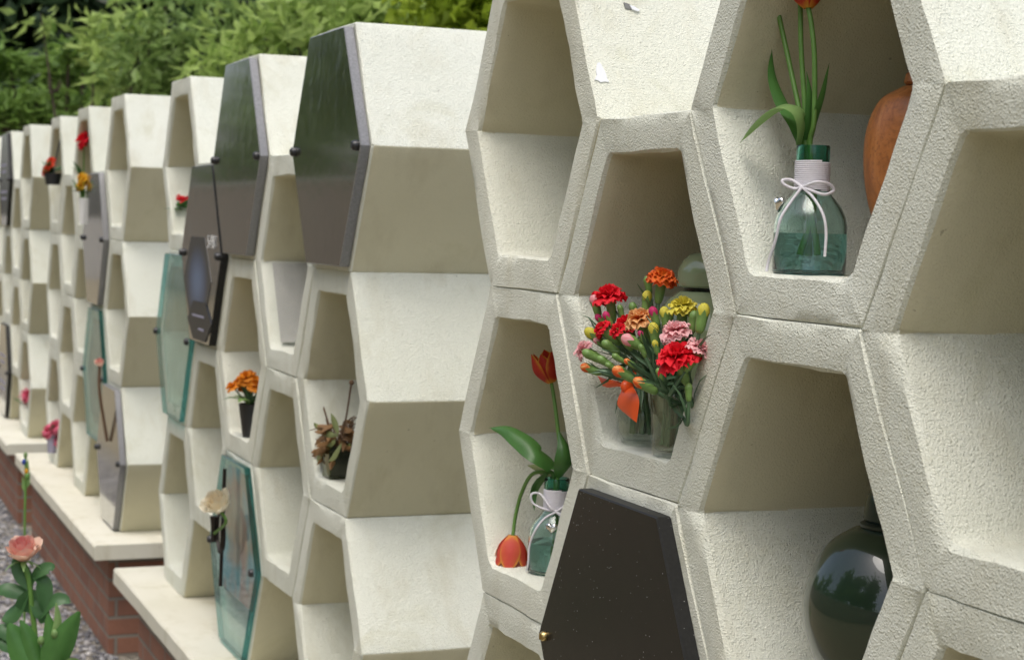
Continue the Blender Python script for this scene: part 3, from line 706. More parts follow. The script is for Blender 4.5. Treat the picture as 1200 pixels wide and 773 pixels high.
def calyx(mb, c, ax, r, L, mi=0):
    mb.lathe([(0, -L), (r*.55, -L*.98), (r*.85, -L*.8), (r*1.0, -L*.45), (r*1.02, -L*.15), (r*1.12, 0), (r*.8, .001), (0, 0)], c, 14, mi, ax)
    x, y, z = frame(ax)
    for k in range(5):
        a = 2*math.pi*k/5; d = x*math.cos(a)+y*math.sin(a); t = -x*math.sin(a)+y*math.cos(a)
        mb.leaf([c+d*r*1.0-z*r*.3, c+d*r*1.15+z*r*.4, c+d*r*1.3+z*r*1.1], [r*.55, r*.4, r*.02], t, .1, mi)
CARN = []
def carnation(px, py, y, R, color, kind, label, cdx, cdy, cdz=0, to='G', seed=0, group='carnations in the bunch'):
    """head centre as surveyed; (cdx, cdy) is where its calyx lies from the head in the photograph"""
    c = at(px, py, y); sc = R
    down = unit(AX[0]*cdx-AX[1]*cdy+AX[2]*cdz); ax = -down
    mouth = (GV+np.array([.0, 0, .165])) if to == 'G' else (VV+np.array([0, 0, .225]))
    rn = np.random.RandomState(seed+50)
    jig = np.array([rn.uniform(-.035, .035), rn.uniform(-.03, .03), 0])*(1 if to == 'G' else .5)
    foot = (GV if to == 'G' else VV)+np.array([-(c[0]-GV[0])*.12 if to == 'G' else rn.uniform(-.03, .03), rn.uniform(-.025, .025), .03])
    root = thing('carnation', foot, label, 'carnation', group)
    if kind == 'bloom':
        mb = MB(); bloom(mb, c, ax, R*.91, seed); mb.build('bloom', M[color], root, angle=80)
        cb = c+down*R*.28; L, r = .062, .0135
    else:
        L, r = R*2.3, R*.70
        mb = MB(); mb.lathe([(0, R*1.25), (R*.42, R*1.12), (R*.76, R*.65), (R*.84, R*.1), (R*.66, -R*.6), (0, -R*.6)], c, 16, 0, ax)
        n = len(mb.v); mb.t = [.2+.8*rn.rand() for _ in range(n)]
        mb.build('bud', M[color], root, angle=60); cb = c+down*R*.42
    mb = MB(); calyx(mb, cb, ax, r, L); mb.build('calyx', M['calyx'], root, angle=60)
    e = cb+down*L*.97
    m1 = e+down*.06+(mouth-e)*.1
    st = curve([e, m1, (e+mouth)*.5+down*.03+jig*.6, mouth+jig, foot+jig*.5], 8)
    mb = MB(); mb.tube(st, .0052, 6)
    # narrow blue-green leaves at the nodes
    mb.build('stem', M['cstem'], root, angle=80)
    for k2 in range(2):
        i = int(len(st)*(.22+.2*k2)); q = st[i]; d = unit(st[i-2]-st[i]); sd = unit(np.cross(d, rn.normal(0, 1, 3)))
        mb = MB(); mb.leaf([q, q+d*.04+sd*.012, q+d*.08+sd*.03, q+d*.105+sd*.055], [.0045, .006, .004, .0006], np.cross(d, sd), .3); mb.build('leaf', M['cstem'], root, angle=80)
L = [
 (714, 346, .02, .047, 'red', 'bloom', 'red carnation highest at the upper left of the bunch', 3, 20, .1, 'V'),
 (697, 353, .0, .017, 'pink', 'bud', 'pale pink bud left of the highest red carnation', 5, 18, 0, 'V'),
 (776, 324, .06, .042, 'orange', 'bloom', 'orange carnation topmost in the bunch, in front of the olive urn', -3, 20, .1, 'G'),
 (759, 330, .05, .0135, 'calyx', 'bud', 'closed green bud just left of the topmost orange carnation', 3, 18, 0, 'G'),
 (758, 349, .03, .0165, 'yellow', 'bud', 'yellow-green bud below the closed green bud', -2, 18, 0, 'G'),
 (735, 379, .03, .043, 'red', 'bloom', 'dark red carnation half behind the orange and cream one', 4, 14, .6, 'G'),
 (750, 373, .0, .044, 'flame', 'bloom', 'orange and cream carnation in the centre of the bunch', 5, 14, .5, 'G'),
 (800, 359, .03, .040, 'yellow', 'bloom', 'open yellow carnation in front of the olive urn', -1, 20, .1, 'G'),
 (824, 366, .0, .0195, 'yellow', 'bud', 'yellow bud at the far right of the bunch', -4, 20, 0, 'G'),
 (779, 368, .0, .0165, 'yellow', 'bud', 'yellow bud left of the open yellow carnation', 3, 18, 0, 'G'),
 (766, 387, -.02, .0175, 'yellow', 'bud', 'yellow bud left of the pale pink carnation', 3, 18, 0, 'G'),
 (791, 387, -.02, .040, 'pink', 'bloom', 'pale pink carnation above the big red one', 4, 12, .8, 'G'),
 (794, 417, -.05, .056, 'red', 'bloom', 'big red carnation lowest at the front of the bunch', 2, 6, 1, 'G'),
 (821, 407, .0, .036, 'pink', 'bloom', 'pale pink carnation at the right edge beside the big red one', -8, 12, .4, 'G'),
 (705, 384, -.03, .028, 'red', 'bloom', 'half open small red carnation at the left of the bunch', 14, 12, 0, 'V'),
 (724, 386, -.03, .026, 'red', 'bloom', 'small red bloom between two others in the left middle of the bunch', 10, 14, .3, 'V'),
 (693, 391, -.04, .0185, 'yellow', 'bud', 'yellow bud at the left edge with a fat green calyx', 14, 12, 0, 'V'),
 (738, 399, -.05, .020, 'pink', 'bud', 'large pale pink bud in the front of the bunch centre', 16, 8, 0, 'G'),
 (683, 409, -.04, .030, 'pink', 'bloom', 'small pale pink carnation farthest left in the bunch', 14, 8, 0, 'V'),
 (690, 415, -.06, .0165, 'calyx', 'bud', 'closed green bud in front of the leftmost pink carnation', 14, 7, 0, 'V'),
 (688, 431, -.06, .016, 'flame', 'bud', 'orange tipped bud lowest at the left edge', 16, 6, 0, 'V'),
 (727, 436, -.07, .019, 'flame', 'bud', 'orange tipped bud right above the ribbon', 16, 8, 0, 'G'),
 (751, 449, -.07, .018, 'flame', 'bud', 'orange tipped bud nearest to the tumbler rim', 16, 9, 0, 'G'),
 (706, 422, -.05, .014, 'calyx', 'bud', 'closed green bud in the middle of the left group', 14, 9, 0, 'V'),
 (712, 404, -.04, .015, 'calyx', 'bud', 'closed green bud below the small red blooms', 14, 10, 0, 'V'),
 (702, 373, -.01, .012, 'magenta', 'bud', 'magenta bud left of the pink tipped one', 10, 12, 0, 'V'),
 (711, 371, -.01, .013, 'magenta', 'bud', 'pink tipped bud under the highest red carnation', 7, 14, 0, 'V'),
 (766, 367, -.01, .015, 'magenta', 'bud', 'pink tipped bud right of the orange and cream carnation', 5, 16, 0, 'G'),
 (807, 455, -.03, .012, 'calyx', 'bud', 'tiny green bud above the right side of the tumbler', 0, 14, 0, 'G'),
 (742, 361, .04, .014, 'calyx', 'bud', 'closed green bud between the red and orange carnations at the back', 4, 16, 0, 'G'),
 (813, 372, .03, .015, 'calyx', 'bud', 'closed green bud left of the far right yellow bud', -2, 16, 0, 'G'),
 (700, 400, -.03, .0105, 'pink', 'bud', 'tiny pink bud just above the leftmost pink carnation', 14, 10, 0, 'V'),
 (722, 418, -.05, .0105, 'calyx', 'bud', 'tiny closed bud in the middle left, above the left orange tips', 14, 9, 0, 'V'),
 (736, 424, -.06, .010, 'flame', 'bud', 'tiny orange bud above the orange tipped bud over the ribbon', 14, 9, 0, 'G'),
 (752, 408, -.04, .010, 'calyx', 'bud', 'tiny closed bud right of the large pale pink bud', 6, 14, 0, 'G'),
 (768, 404, -.03, .0105, 'yellow', 'bud', 'tiny yellow bud left of the big red carnation', 4, 15, 0, 'G'),
 (786, 370, .01, .010, 'calyx', 'bud', 'tiny closed bud under the open yellow carnation', 0, 15, 0, 'G'),
 (751, 392, -.03, .0095, 'magenta', 'bud', 'tiny magenta bud under the orange and cream carnation', 6, 13, 0, 'G'),
 (714, 428, -.06, .0095, 'calyx', 'bud', 'tiny closed bud between the two left orange tipped buds', 15, 8, 0, 'V'),
 (772, 436, -.05, .0095, 'calyx', 'bud', 'tiny closed bud above the left rim of the tumbler', 5, 15, 0, 'G'),
 (727, 362, .03, .0105, 'calyx', 'bud', 'tiny closed bud right of the highest red carnation', 4, 15, 0, 'V'),
]
for i, a in enumerate(L): carnation(*a[:5], a[5], a[6], *a[7:10], to=a[10], seed=i)

# ------------------------------------------------------------------ flowers further along
def pot(name, p, prof, mat, label, cat, group=None):
    root = thing(name, p, label, cat, group); mb = MB(); mb.lathe(prof, p, 28); mb.build('pot', mat, root, angle=40); return root
# black cone vase with an orange head
pp = V3(-3.66, .10, 1.0930); pp = at(292, 507, .03); pp = V3(pp[0], .03, 1.0915)
r = pot('flower_vase', pp, [(0, 0), (.032, 0), (.034, .004), (.055, .165), (.056, .17), (.052, .17), (.05, .15), (0, .15)], M['blackpot'], 'slim black vase holding orange blossoms in a niche', 'vase')
root = thing('orange_bouquet', pp+V3(0, 0, .16), 'orange blossoms standing in the slim black vase', 'flowers')
for k in range(16):
    a = random.uniform(0, 6.28); rr = random.uniform(0, .085); q = pp+V3(math.cos(a)*rr, math.sin(a)*rr-.015, .33-rr*.9+random.uniform(-.015, .015))
    mb = MB(); bloom(mb, q, (math.cos(a)*rr*8, math.sin(a)*rr*8-.2, 1), .036, k, 3); mb.build('blossom', M['marigold'], root, angle=80)
    mb = MB(); mb.tube([pp+V3(0, 0, .16), q], .004, 5); mb.build('stem', M['cstem'], root)
for k in range(6):
    a = 2*math.pi*k/6+.4; d = V3(math.cos(a), math.sin(a), 0)
    mb = MB(); mb.leaf([pp+V3(0, 0, .165), pp+d*.05+V3(0, 0, .2), pp+d*.10+V3(0, 0, .205), pp+d*.14+V3(0, 0, .19)], [.006, .022, .02, .002], np.cross(d, [0, 0, 1]), .2); mb.build('leaf', M['leaf_pale' if k % 2 else 'leaf'], root)
# dried plant in a square dark green glass pot
pp = at(396, 558, .07); pp = V3(pp[0], .07, 1.0915)
root = thing('glass_pot', pp, 'square dark green glass pot with a withered plant', 'pot')
def sqr(r, z): return [pp+np.array([sx*r, sy*r, z]) for sx, sy in ((-1, -1), (-.9, -1), (.9, -1), (1, -1), (1, 1), (.9, 1), (-.9, 1), (-1, 1))]
mb = MB(); mb.grid([sqr(q, z) for q, z in [(.001, 0), (.05, 0), (.054, .005), (.060, .145), (.056, .145), (.05, .015), (.001, .013)]], closed=True); mb.build('glass', M['greenpot'], root, angle=30)
mb = MB(); mb.grid([sqr(q, z) for q, z in [(.001, .0155), (.049, .0155), (.0545, .12), (.03, .125), (.001, .13)]], closed=True); mb.build('soil', M['soil'], root, smooth=False)
root = thing('withered_plant', pp+V3(0, 0, .12), 'withered brown plant with a few green leaves in a glass pot', 'plant')
rn = random.Random(5)
mb = MB()
for k in range(32):
    a = rn.uniform(0, 6.28); sp = rn.uniform(.02, .12); hh = rn.uniform(.02, .19); d = V3(math.cos(a), math.sin(a), 0)
    q0 = pp+d*.02+V3(0, 0, .125); q1_ = q0+d*sp*.4+V3(0, 0, hh*.7); q2_ = q0+d*sp*.8+V3(rn.uniform(-.05, .05), rn.uniform(-.03, .03), hh*rn.uniform(.4, 1.05))
    mb.tube(curve([q0, q1_, q2_], 5), [.0045-.003*i/10 for i in range(11)], 5)
for (px, py) in ((412, 448), (377, 470), (374, 482)):
    e = at(px, py, .06); mb.tube(curve([pp+V3(0, 0, .13), (pp+V3(0, 0, .13))*.5+e*.5+V3(.01, 0, -.02), e], 6), .0042, 5); ball(mb, e, .011)
mb.build('twigs', M['twig'], root)
for k in range(48):
    a = rn.uniform(0, 6.28); d = V3(math.cos(a), math.sin(a), 0); z = rn.uniform(.10, .25); q = pp+d*rn.uniform(.0, .06)+V3(0, 0, z); dr = rn.uniform(-.9, .9)
    mb = MB(); mb.leaf([q, q+d*.03+V3(0, 0, .012*dr), q+d*.06+V3(0, 0, .03*dr-.01), q+d*.075+V3(0, 0, .05*dr-.03)], [.004, .013, .012, .003], np.cross(d, [0, .2, 1]), 1.1, twist=rn.uniform(-1.6, 1.6)); mb.build('dry_leaf', M['dryleaf'], root)
for pts, w, mm in (([(393, 516), (383, 519), (372, 533), (362, 545)], .036, 'oldleaf'), ([(394, 512), (380, 510), (368, 518)], .02, 'dryleaf'), ([(396, 510), (384, 508), (372, 500), (368, 495)], .014, 'oldleaf'), ([(396, 508), (392, 495), (388, 484)], .012, 'oldleaf'), ([(400, 520), (392, 530), (385, 540)], .03, 'oldleaf')):
    P = [at(a, b, .03-.012*i) for i, (a, b) in enumerate(pts)]; cv = curve(P, 6); n = len(cv)
    mb = MB(); mb.leaf(cv, [w*math.sin(math.pi*min(.98, .08+.92*i/(n-1)))+.001 for i in range(n)], AX[1]+.4*AX[0], .3); mb.build('leaf', M[mm], root)
# white rose in a dark bronze holder on the glass plate
hp = V3(GLX-.03, GLY-.03, .62)
root = thing('rose_holder', hp, 'dark bronze rose holder fixed on the glass plate', 'holder')
mb = MB(); mb.tube([(GLX-.02, GLY-.035, .93), (GLX-.02, GLY-.04, .7), (GLX-.03, GLY-.045, .33)], .0095, 8); mb.build('rod', M['iron'], root)
mb = MB(); mb.lathe([(0, 0), (.012, 0), (.018, .1), (.022, .13), (.018, .13), (0, .12)], (GLX-.02, GLY-.085, .56), 14); mb.build('cup', M['iron'], root)
for sd in (-1, 1):
    mb = MB(); mb.tube(curve([(GLX-.02, GLY-.05, .72), (GLX-.02+sd*.07, GLY-.05, .66), (GLX-.02+sd*.075, GLY-.05, .56), (GLX-.02+sd*.02, GLY-.05, .5)], 7), .009, 6); mb.build('scroll', M['iron'], root)
def rose_head(mb, c, ax, R, seed, n=22):
    x, y, z = frame(ax); rn = np.random.RandomState(seed)
    for k in range(n):
        f = (k+.5)/n; th = k*2.4; r0 = R*(.12+.72*f**1.1); h = R*(1.45-.45*f); op = f**2.5*.42
        P = []; T = []
        for i in range(7):
            u = i/6; rr = r0*(.45+.55*math.sin(min(1, u*1.25)*math.pi/2))*(1+op*u*u*.8); row = []; tr = []
            for j in range(7):
                v = -1+j/3; a = th+v*(.95-.25*f)*math.sqrt(max(.02, 1-max(0, (u-.55)/.5)**2))
                row.append(c+z*(h*(u-.45)-R*.3*f*u*u*op*1.5-R*.1*v*v*u*f)+(x*math.cos(a)+y*math.sin(a))*rr*(1+.05*rn.randn()*u)); tr.append(min(1, .15+f*.75+.15*u*abs(v)))
            P.append(row); T.append(tr)
        mb.grid(P, T)
wp_ = at(255, 590, GLY-.10)
root = thing('white_rose', wp_-V3(0, 0, .2), 'cream white rose hanging at the bronze holder in front of the glass plate', 'rose')
mb = MB(); rose_head(mb, wp_, unit([.3, -.5, .6]), .085, 3, 20); mb.build('flower_head', M['white_rose'], root, angle=70)
mb = MB(); mb.tube(curve([wp_-V3(0, 0, .02), wp_+V3(.06, .03, -.08), V3(GLX-.02, GLY-.085, .60)], 6), .008, 6); mb.build('stem', M['stem'], root)
# small vases in the far niches: (pixel of the blossoms, depth in the niche, floor height, ...)
def posy(px, py, y, zf, mat, R, n, label, potmat, potlabel, ph=.12, pr=.04, spread=.06, leafy=10, seed=0):
    c = at(px, py, y); base = V3(c[0], y, zf); rn = random.Random(seed)
    tag(pot('flower_pot', base, [(0, 0), (pr*.8, 0), (pr, ph), (pr*.85, ph), (0, ph*.9)], potmat, potlabel, 'vase'))
    root = thing('posy', base+V3(0, 0, ph*.9), label, 'flowers')
    for k in range(n):
        q = c+V3(rn.uniform(-1, 1)*spread, rn.uniform(-1, 1)*spread, rn.uniform(-1, 1)*spread)
        mb = MB(); bloom(mb, q, unit([rn.uniform(-.3, .6), -.8, .7]), R, k+seed, 4, .6); mb.build('blossom', M[mat], root, angle=80)
        mb = MB(); mb.tube(curve([base+V3(0, 0, ph*.9), (base+q)*.5+V3(0, 0, .05), q], 5), .006, 5); mb.build('stem', M['stem'], root)
    for k in range(leafy):
        a = rn.uniform(0, 6.28); d = V3(math.cos(a), math.sin(a), rn.uniform(-.1, .9)); q = base+V3(0, 0, ph)
        f = c*.45+q*.55
        mb = MB(); mb.leaf([q, q*.3+f*.7, f+d*.05, f+d*.11], [.006, .02, .026, .002], np.cross(d, [0.1, .2, 1]), .25); mb.build('leaf', M['leaf' if k % 2 else 'roseleaf'], root)
z2, z3, z4 = SECT[1][2], SECT[2][2], SECT[3][2]
posy(213, 236, .06, z2+2.1, 'red', .03, 3, 'tiny dark red flowers beside the black plaque plate', M['white'], 'small pale vase behind the black plaque plate', .13, .03, .03, 8, 1)
posy(98.5, 163, .0, z3+2.1, 'red', .08, 1, 'single big red bloom on a tall stem in a top niche', M['clear'], 'clear vase holding the single tall red bloom', .22, .035, .0, 3, 2)
posy(98, 212, -.08, z3+2.1, 'gold', .038, 4, 'golden yellow flowers in a white vase', M['white'], 'white vase with golden yellow flowers', .2, .035, .035, 6, 3)
posy(62, 196, -.06, z3+2.42, 'scarlet', .042, 4, 'scarlet flowers with trailing leaves in a dark hanging pot', M['blackpot'], 'dark pot hung in a distant niche, with scarlet flowers', .10, .075, .07, 16, 4)
hb_ = at(62, 196, -.06); hr = [o for o in scene.objects if o.get('label', '').startswith('dark pot hung')][0]
mb = MB()
for sx in (-1, 1): mb.tube([(hb_[0]+sx*.072, -.06, z3+2.515), (hb_[0], .02, z3+2.92)], .004, 5)
mb.build('hanger', M['bolt'], hr)
posy(61, 505, -.05, z3+.1, 'hotpink', .065, 4, 'bright pink flowers low beside the wall ledge', M['lilac'], 'greyish vase of the bright pink flowers', .16, .045, .07, 10, 5)
posy(28, 462, -.02, z4+.1, 'hotpink', .075, 2, 'deep pink flowers in the distant section', M['white'], 'small pale vase in the distant section', .14, .045, .05, 6, 6)
c = at(10, 360, .04); root = thing('candle', V3(c[0], .02, z4+1.1), 'slim blue candle standing in a distant niche', 'candle')
mb = MB(); mb.lathe([(0, 0), (.03, 0), (.032, .05), (.024, .06), (.024, .42), (.015, .435), (0, .437)], (c[0], .02, z4+1.1), 14); mb.build('wax', M['bluewax'], root)
mb = MB(); mb.tube([(c[0], .02, z4+1.53), (c[0]+.003, .02, z4+1.57)], .004, 5); mb.build('wick', M['soil'], root)
# a dried rose leaning before the far glass plate
c = at(117, 425, -.15); root = thing('dried_rose', c-V3(0, 0, .35), 'dried pinkish rose leaning before the far glass plate', 'rose')
mb = MB(); rose_head(mb, c, unit([.2, -.3, 1]), .045, 4, 12); mb.build('flower_head', M['rose'], root)
mb = MB(); mb.tube(curve([c, c-V3(0, .0, .2), c-V3(.02, -.06, .55)], 5), .012, 6); mb.build('stem', M['twig'], root)

# ------------------------------------------------------------------ garden rose and stake in the gravel
def rosebush():
    hd = far(27, 645, 7.0); bx = far(48, 772, 7.0); base = V3(bx[0], bx[1], -ZG)
    root = thing('rose_plant', base, 'salmon pink rose on a leafy plant growing from the gravel', 'rose')
    mb = MB(); rose_head(mb, hd+V3(0, 0, .0), unit([.35, -.2, 1.0]), .074, 9, 26); mb.build('flower_head', M['rose'], root, angle=70)
    st = curve([base, far(44, 900, 7), far(42, 760, 7), far(37, 710, 7), far(34, 680, 7), hd-V3(0, 0, .04)], 8)
    mb = MB(); mb.tube(st, .0105, 8); mb.build('stem', M['stem'], root)
    rn = random.Random(2)
    mb = MB()
    for k in range(5):
        a = 2*math.pi*k/5; d = AX[0]*math.cos(a)+AX[2]*math.sin(a); q = hd-V3(0, 0, .045)
        mb.leaf([q, q+d*.03+V3(0, 0, .004), q+d*.055-V3(0, 0, .01), q+d*.075-V3(0, 0, .03)], [.008, .012, .008, .001], np.cross(d, [0, 0, 1]), .2)
    mb.build('sepal', M['leaf_pale'], root)
    def lf(name, pts, w, mm, side, dep=7.0, fold=.25):
        P = [far(a, b, dep+(q[2] if len(q) > 2 else 0)) for q in pts for a, b in [q[:2]]]; cv = curve(P, 6); n = len(cv)
        m_ = MB(); m_.leaf(cv, [w*math.sin(math.pi*min(.985, .06+.93*i/(n-1)))**.8+.001 for i in range(n)], side, fold); m_.build(name, M[mm], root, angle=80)
    s1 = AX[0]+.5*AX[2]; s2 = AX[1]+.5*AX[2]
    for pts, w, sd in (([(36, 690), (30, 678), (22, 663), (18, 650)], .034, s1), ([(36, 688), (44, 672), (58, 665), (62, 668)], .026, s2), ([(37, 690), (35, 700), (30, 712), (28, 716)], .05, s1), ([(36, 700), (20, 693), (4, 690), (-8, 697)], .03, s2),
                       ([(40, 676), (50, 682), (52, 700), (50, 716)], .032, s1), ([(36, 705), (44, 712), (50, 722), (48, 730)], .03, s1), ([(33, 690), (20, 712), (10, 722), (2, 726)], .036, s2), ([(40, 735), (20, 742), (2, 738), (-12, 745)], .034, s2),
                       ([(46, 725), (62, 705), (74, 702), (82, 706)], .026, s2), ([(40, 742), (16, 755), (0, 752), (-20, 760)], .03, s2)):
        lf('leaf', pts, w, 'roseleaf', sd)
    for pts, w, mm in (([(58, 800), (66, 772), (78, 745), (93, 716)], .052, 'leaf'), ([(55, 800), (58, 770), (60, 745), (56, 718)], .034, 'leaf'), ([(48, 800), (36, 775), (24, 752), (10, 730)], .06, 'leaf'), ([(60, 800), (74, 785), (84, 776), (92, 772)], .022, 'leaf_pale'), ([(52, 800), (42, 770), (34, 745), (24, 726)], .03, 'leaf'), ([(62, 790), (64, 750), (68, 728), (66, 706)], .016, 'leaf_pale')):
        lf('leaf', pts, w, mm, AX[0]+.4*AX[2], 6.9, .4)
    for px, py in ((48, 750), (64, 742)):
        m_ = MB(); ball(m_, far(px, py, 6.9), .014, sx=1.3); m_.build('bud', M['leaf_pale'], root)
rosebush()
b0 = far(30, 600, 10.5); b0 = V3(b0[0], b0[1], -ZG)
root = thing('flower_stake', b0, 'thin green stake with a small blue and yellow flower before the distant ledge', 'stake')
st = curve([b0, far(29, 620, 10.5), far(30, 570, 10.5), far(30, 530, 10.5)], 6)
mb = MB(); mb.tube(st, .0075, 6); mb.build('stake', M['stem'], root)
for px, py, mm, R in ((28, 541, 'bluewax', .012), (31, 552, 'gold', .012), (32, 558, 'stem', .015), (30, 533, 'leaf_pale', .012)):
    mb = MB(); ball(mb, far(px, py, 10.45), R, sx=1.5); mb.build('bead', M[mm], root)
for k, (px, py) in enumerate(((26, 565), (35, 560), (33, 545))):
    mb = MB(); q = far(30, py+12, 10.5); mb.leaf([q, q*.5+far(px, py, 10.5)*.5, far(px, py-8, 10.5)], [.004, .014, .001], AX[0], .2); mb.build('leaf', M['leaf_pale'], root)

# ------------------------------------------------------------------ ground
gm, nt, b = nmat('grey_gravel_bed'); P = pos(nt)
v = N(nt, 'ShaderNodeTexVoronoi'); v.inputs['Scale'].default_value = 55; nt.links.new(P, v.inputs['Vector'])
s_ = N(nt, 'ShaderNodeSeparateColor'); nt.links.new(v.outputs['Color'], s_.inputs[0])
c_ = ramp(nt, s_.outputs[0], [(0, (.11, .10, .08)), (.5, (.22, .20, .16)), (1, (.36, .33, .27))])
nt.links.new(c_, b.inputs['Base Color']); b.inputs['Roughness'].default_value = .85
inv = N(nt, 'ShaderNodeMath', operation='SUBTRACT'); inv.inputs[0].default_value = 1; nt.links.new(v.outputs['Distance'], inv.inputs[1])
bump(nt, b, inv.outputs[0], .012, 1)
mb = MB(); mb.add([(-900, -900, -ZG), (900, -900, -ZG), (900, 900, -ZG), (-900, 900, -ZG)], [(0, 1, 2, 3)])
tag(mb.build('ground', gm, None, smooth=False), kind='structure')
pm_, nt, b = nmat('tan_path_sand'); c_ = mixc(nt, noise(nt, pos(nt), 9, 5), (.22, .185, .11), (.29, .24, .15)); nt.links.new(c_, b.inputs['Base Color']); b.inputs['Roughness'].default_value = .9
bump(nt, b, noise(nt, pos(nt), 150, 3), .004, .7)
mb = MB(); mb.add([(-75, -12.1, -ZG+.009), (60, -12.1, -ZG+.009), (60, -1.7, -ZG+.009), (-75, -1.7, -ZG+.009)], [(0, 1, 2, 3)])
tag(mb.build('path', pm_, None, smooth=False), kind='structure')
sm, nt, b = nmat('gravel_stone'); at_ = N(nt, 'ShaderNodeAttribute', attribute_name='t')
c_ = ramp(nt, at_.outputs['Fac'], [(0, (.07, .07, .08)), (.4, (.18, .18, .19)), (.75, (.30, .29, .29)), (1, (.48, .46, .44))])
nt.links.new(c_, b.inputs['Base Color']); b.inputs['Roughness'].default_value = .8
rn = np.random.RandomState(4); mb = MB()
t_ = (1+5**.5)/2; ico = np.array([(-1, t_, 0), (1, t_, 0), (-1, -t_, 0), (1, -t_, 0), (0, -1, t_), (0, 1, t_), (0, -1, -t_), (0, 1, -t_), (t_, 0, -1), (t_, 0, 1), (-t_, 0, -1), (-t_, 0, 1)])/1.9
icf = [(0, 11, 5), (0, 5, 1), (0, 1, 7), (0, 7, 10), (0, 10, 11), (1, 5, 9), (5, 11, 4), (11, 10, 2), (10, 7, 6), (7, 1, 8), (3, 9, 4), (3, 4, 2), (3, 2, 6), (3, 6, 8), (3, 8, 9), (4, 9, 5), (2, 4, 11), (6, 2, 10), (8, 6, 7), (9, 8, 1)]
for k in range(9000):
    x = rn.uniform(-17, -3.2); y = rn.uniform(-1.5, -.1)
    if y > -.13 and not any(a < x < a+.5 for a in (-6.85, -12.1)): continue
    r = .021*(.55+rn.rand()*.9); sc = np.array([1, .6+.7*rn.rand(), .45+.4*rn.rand()])*r; a = rn.uniform(0, 6.28)
    vv = ico*sc*(1+rn.normal(0, .1, (12, 3))); vv = np.stack([vv[:, 0]*math.cos(a)-vv[:, 1]*math.sin(a), vv[:, 0]*math.sin(a)+vv[:, 1]*math.cos(a), vv[:, 2]], 1)+np.array([x, y, -ZG+r*.25])
    mb.add(vv, icf, [max(.01, rn.rand())]*12)
tag(mb.build('gravel', sm, None, angle=50), 'loose grey gravel covering the ground along the brick plinths', None, None, 'stuff')

# ------------------------------------------------------------------ planting behind the walls (metres/S)
def leafcloud(blobs, n, size, seed, aspect=.42, droop=.2, flat=0.0, shell=.55, fold=.3):
    rn = np.random.RandomState(seed); mb = MB(); V = []; F = []
    vol = np.array([b[3]*b[4]*b[5] for b in blobs])**.75; pr = vol/vol.sum()
    idx = rn.choice(len(blobs), n, p=pr)
    # twigs: leaves sit in little sprays
    for k in range(0, n, 5):
        bx, by, bz, ra, rb, rc = blobs[idx[k]]
        d = rn.normal(0, 1, 3); d /= np.linalg.norm(d); rr = shell+(1-shell)*rn.rand()**.6 if rn.rand() < .8 else rn.rand()
        c = np.array([bx, by, bz])+d*np.array([ra, rb, rc])*rr*(1+.12*rn.randn())
        tw = unit(d*np.array([1, 1, .6])+rn.normal(0, .45, 3)+np.array([0, 0, .25-droop]))
        for q in range(5):
            pos_ = c+tw*(q-2)*size*.55
            a = tw*.7+rn.normal(0, .6, 3)+np.array([0, 0, -droop]); a[2] *= (1-flat); a = unit(a)
            s = unit(np.cross(a, rn.normal(0, 1, 3)*np.array([1, 1, 1-flat*.8])+np.array([0, 0, .6+flat*3]))); nn = np.cross(a, s)
            L = size*(.65+.7*rn.rand()); w = L*aspect*.5
            o = len(V)
            V += [pos_, pos_+a*L*.4-s*w+nn*w*fold, pos_+a*L*.4, pos_+a*L*.4+s*w+nn*w*fold, pos_+a*L-nn*L*.12]
            F += [(o, o+1, o+2), (o, o+2, o+3), (o+1, o+4, o+2), (o+2, o+4, o+3)]
    mb.v = [tuple(q) for q in V]; mb.f = F; mb.t = [0]*len(V); mb.m = [0]*len(F)
    return mb
def plant(name, base, label, cat, blobs, n, size, mat, seed, branches=9, group=None, trunk=.06, **kw):
    root = thing(name, base, label, cat, group); base = np.array(base); rn = np.random.RandomState(seed+9)
    mb = MB(); top = np.mean([b[:3] for b in blobs], axis=0)
    for b in (blobs if len(blobs) < 14 else blobs[::max(1, len(blobs)//12)]):
        e = np.array(b[:3])+np.array([0, 0, b[5]*.5]); m_ = base*.45+e*.55+np.array([0, 0, -.2])+rn.normal(0, .15, 3)
        mb.tube(curve([base, base*.7+m_*.3+np.array([0, 0, .3]), m_, e], 5), [trunk*(1-.85*i/15) for i in range(16)], 6)
        for k in range(branches):
            d = unit(rn.normal(0, 1, 3)+np.array([0, 0, .5])); q = m_*.4+e*.6; mb.tube([q, q+d*np.array(b[3:6])*.5, q+d*np.array(b[3:6])*.95+np.array([0, 0, .1])], [trunk*.3, trunk*.18, trunk*.06], 5)
    mb.build('branches', M['bark'], root)
    leafcloud(blobs, n, size, seed, **kw).build('foliage', M[mat], root, smooth=False)
    return root
def blobs_px(lst, dep):     # (px, py, radius px) at a distance
    out = []
    for q in lst:
        px, py, rp = q[:3]; d = dep+(q[3] if len(q) > 3 else 0); c = far(px, py, d); r = rp*d/FPX; out.append((c[0], c[1], c[2], r*1.15, r*1.15, r*.9))
    return out
G_ = 'shrubs and trees behind the walls'
def pl(name, px, dep, lst, *a, **k):
    bl = blobs_px(lst, dep); c = np.mean([b[:3] for b in bl], axis=0); return plant(name, (c[0], c[1], -ZG), *a[:2], bl, *a[2:], group=G_, **k)
pl('shrub', 540, 15.5, [(545, 20, 50), (505, 40, 38), (590, 10, 60), (560, 60, 45), (520, -30, 60), (600, 60, 70), (560, 110, 60)], 'yellow-green ivy-like shrub just left of the nearest wall section', 'shrub', 2300, .14, 'f_yellow', 21, aspect=.85)
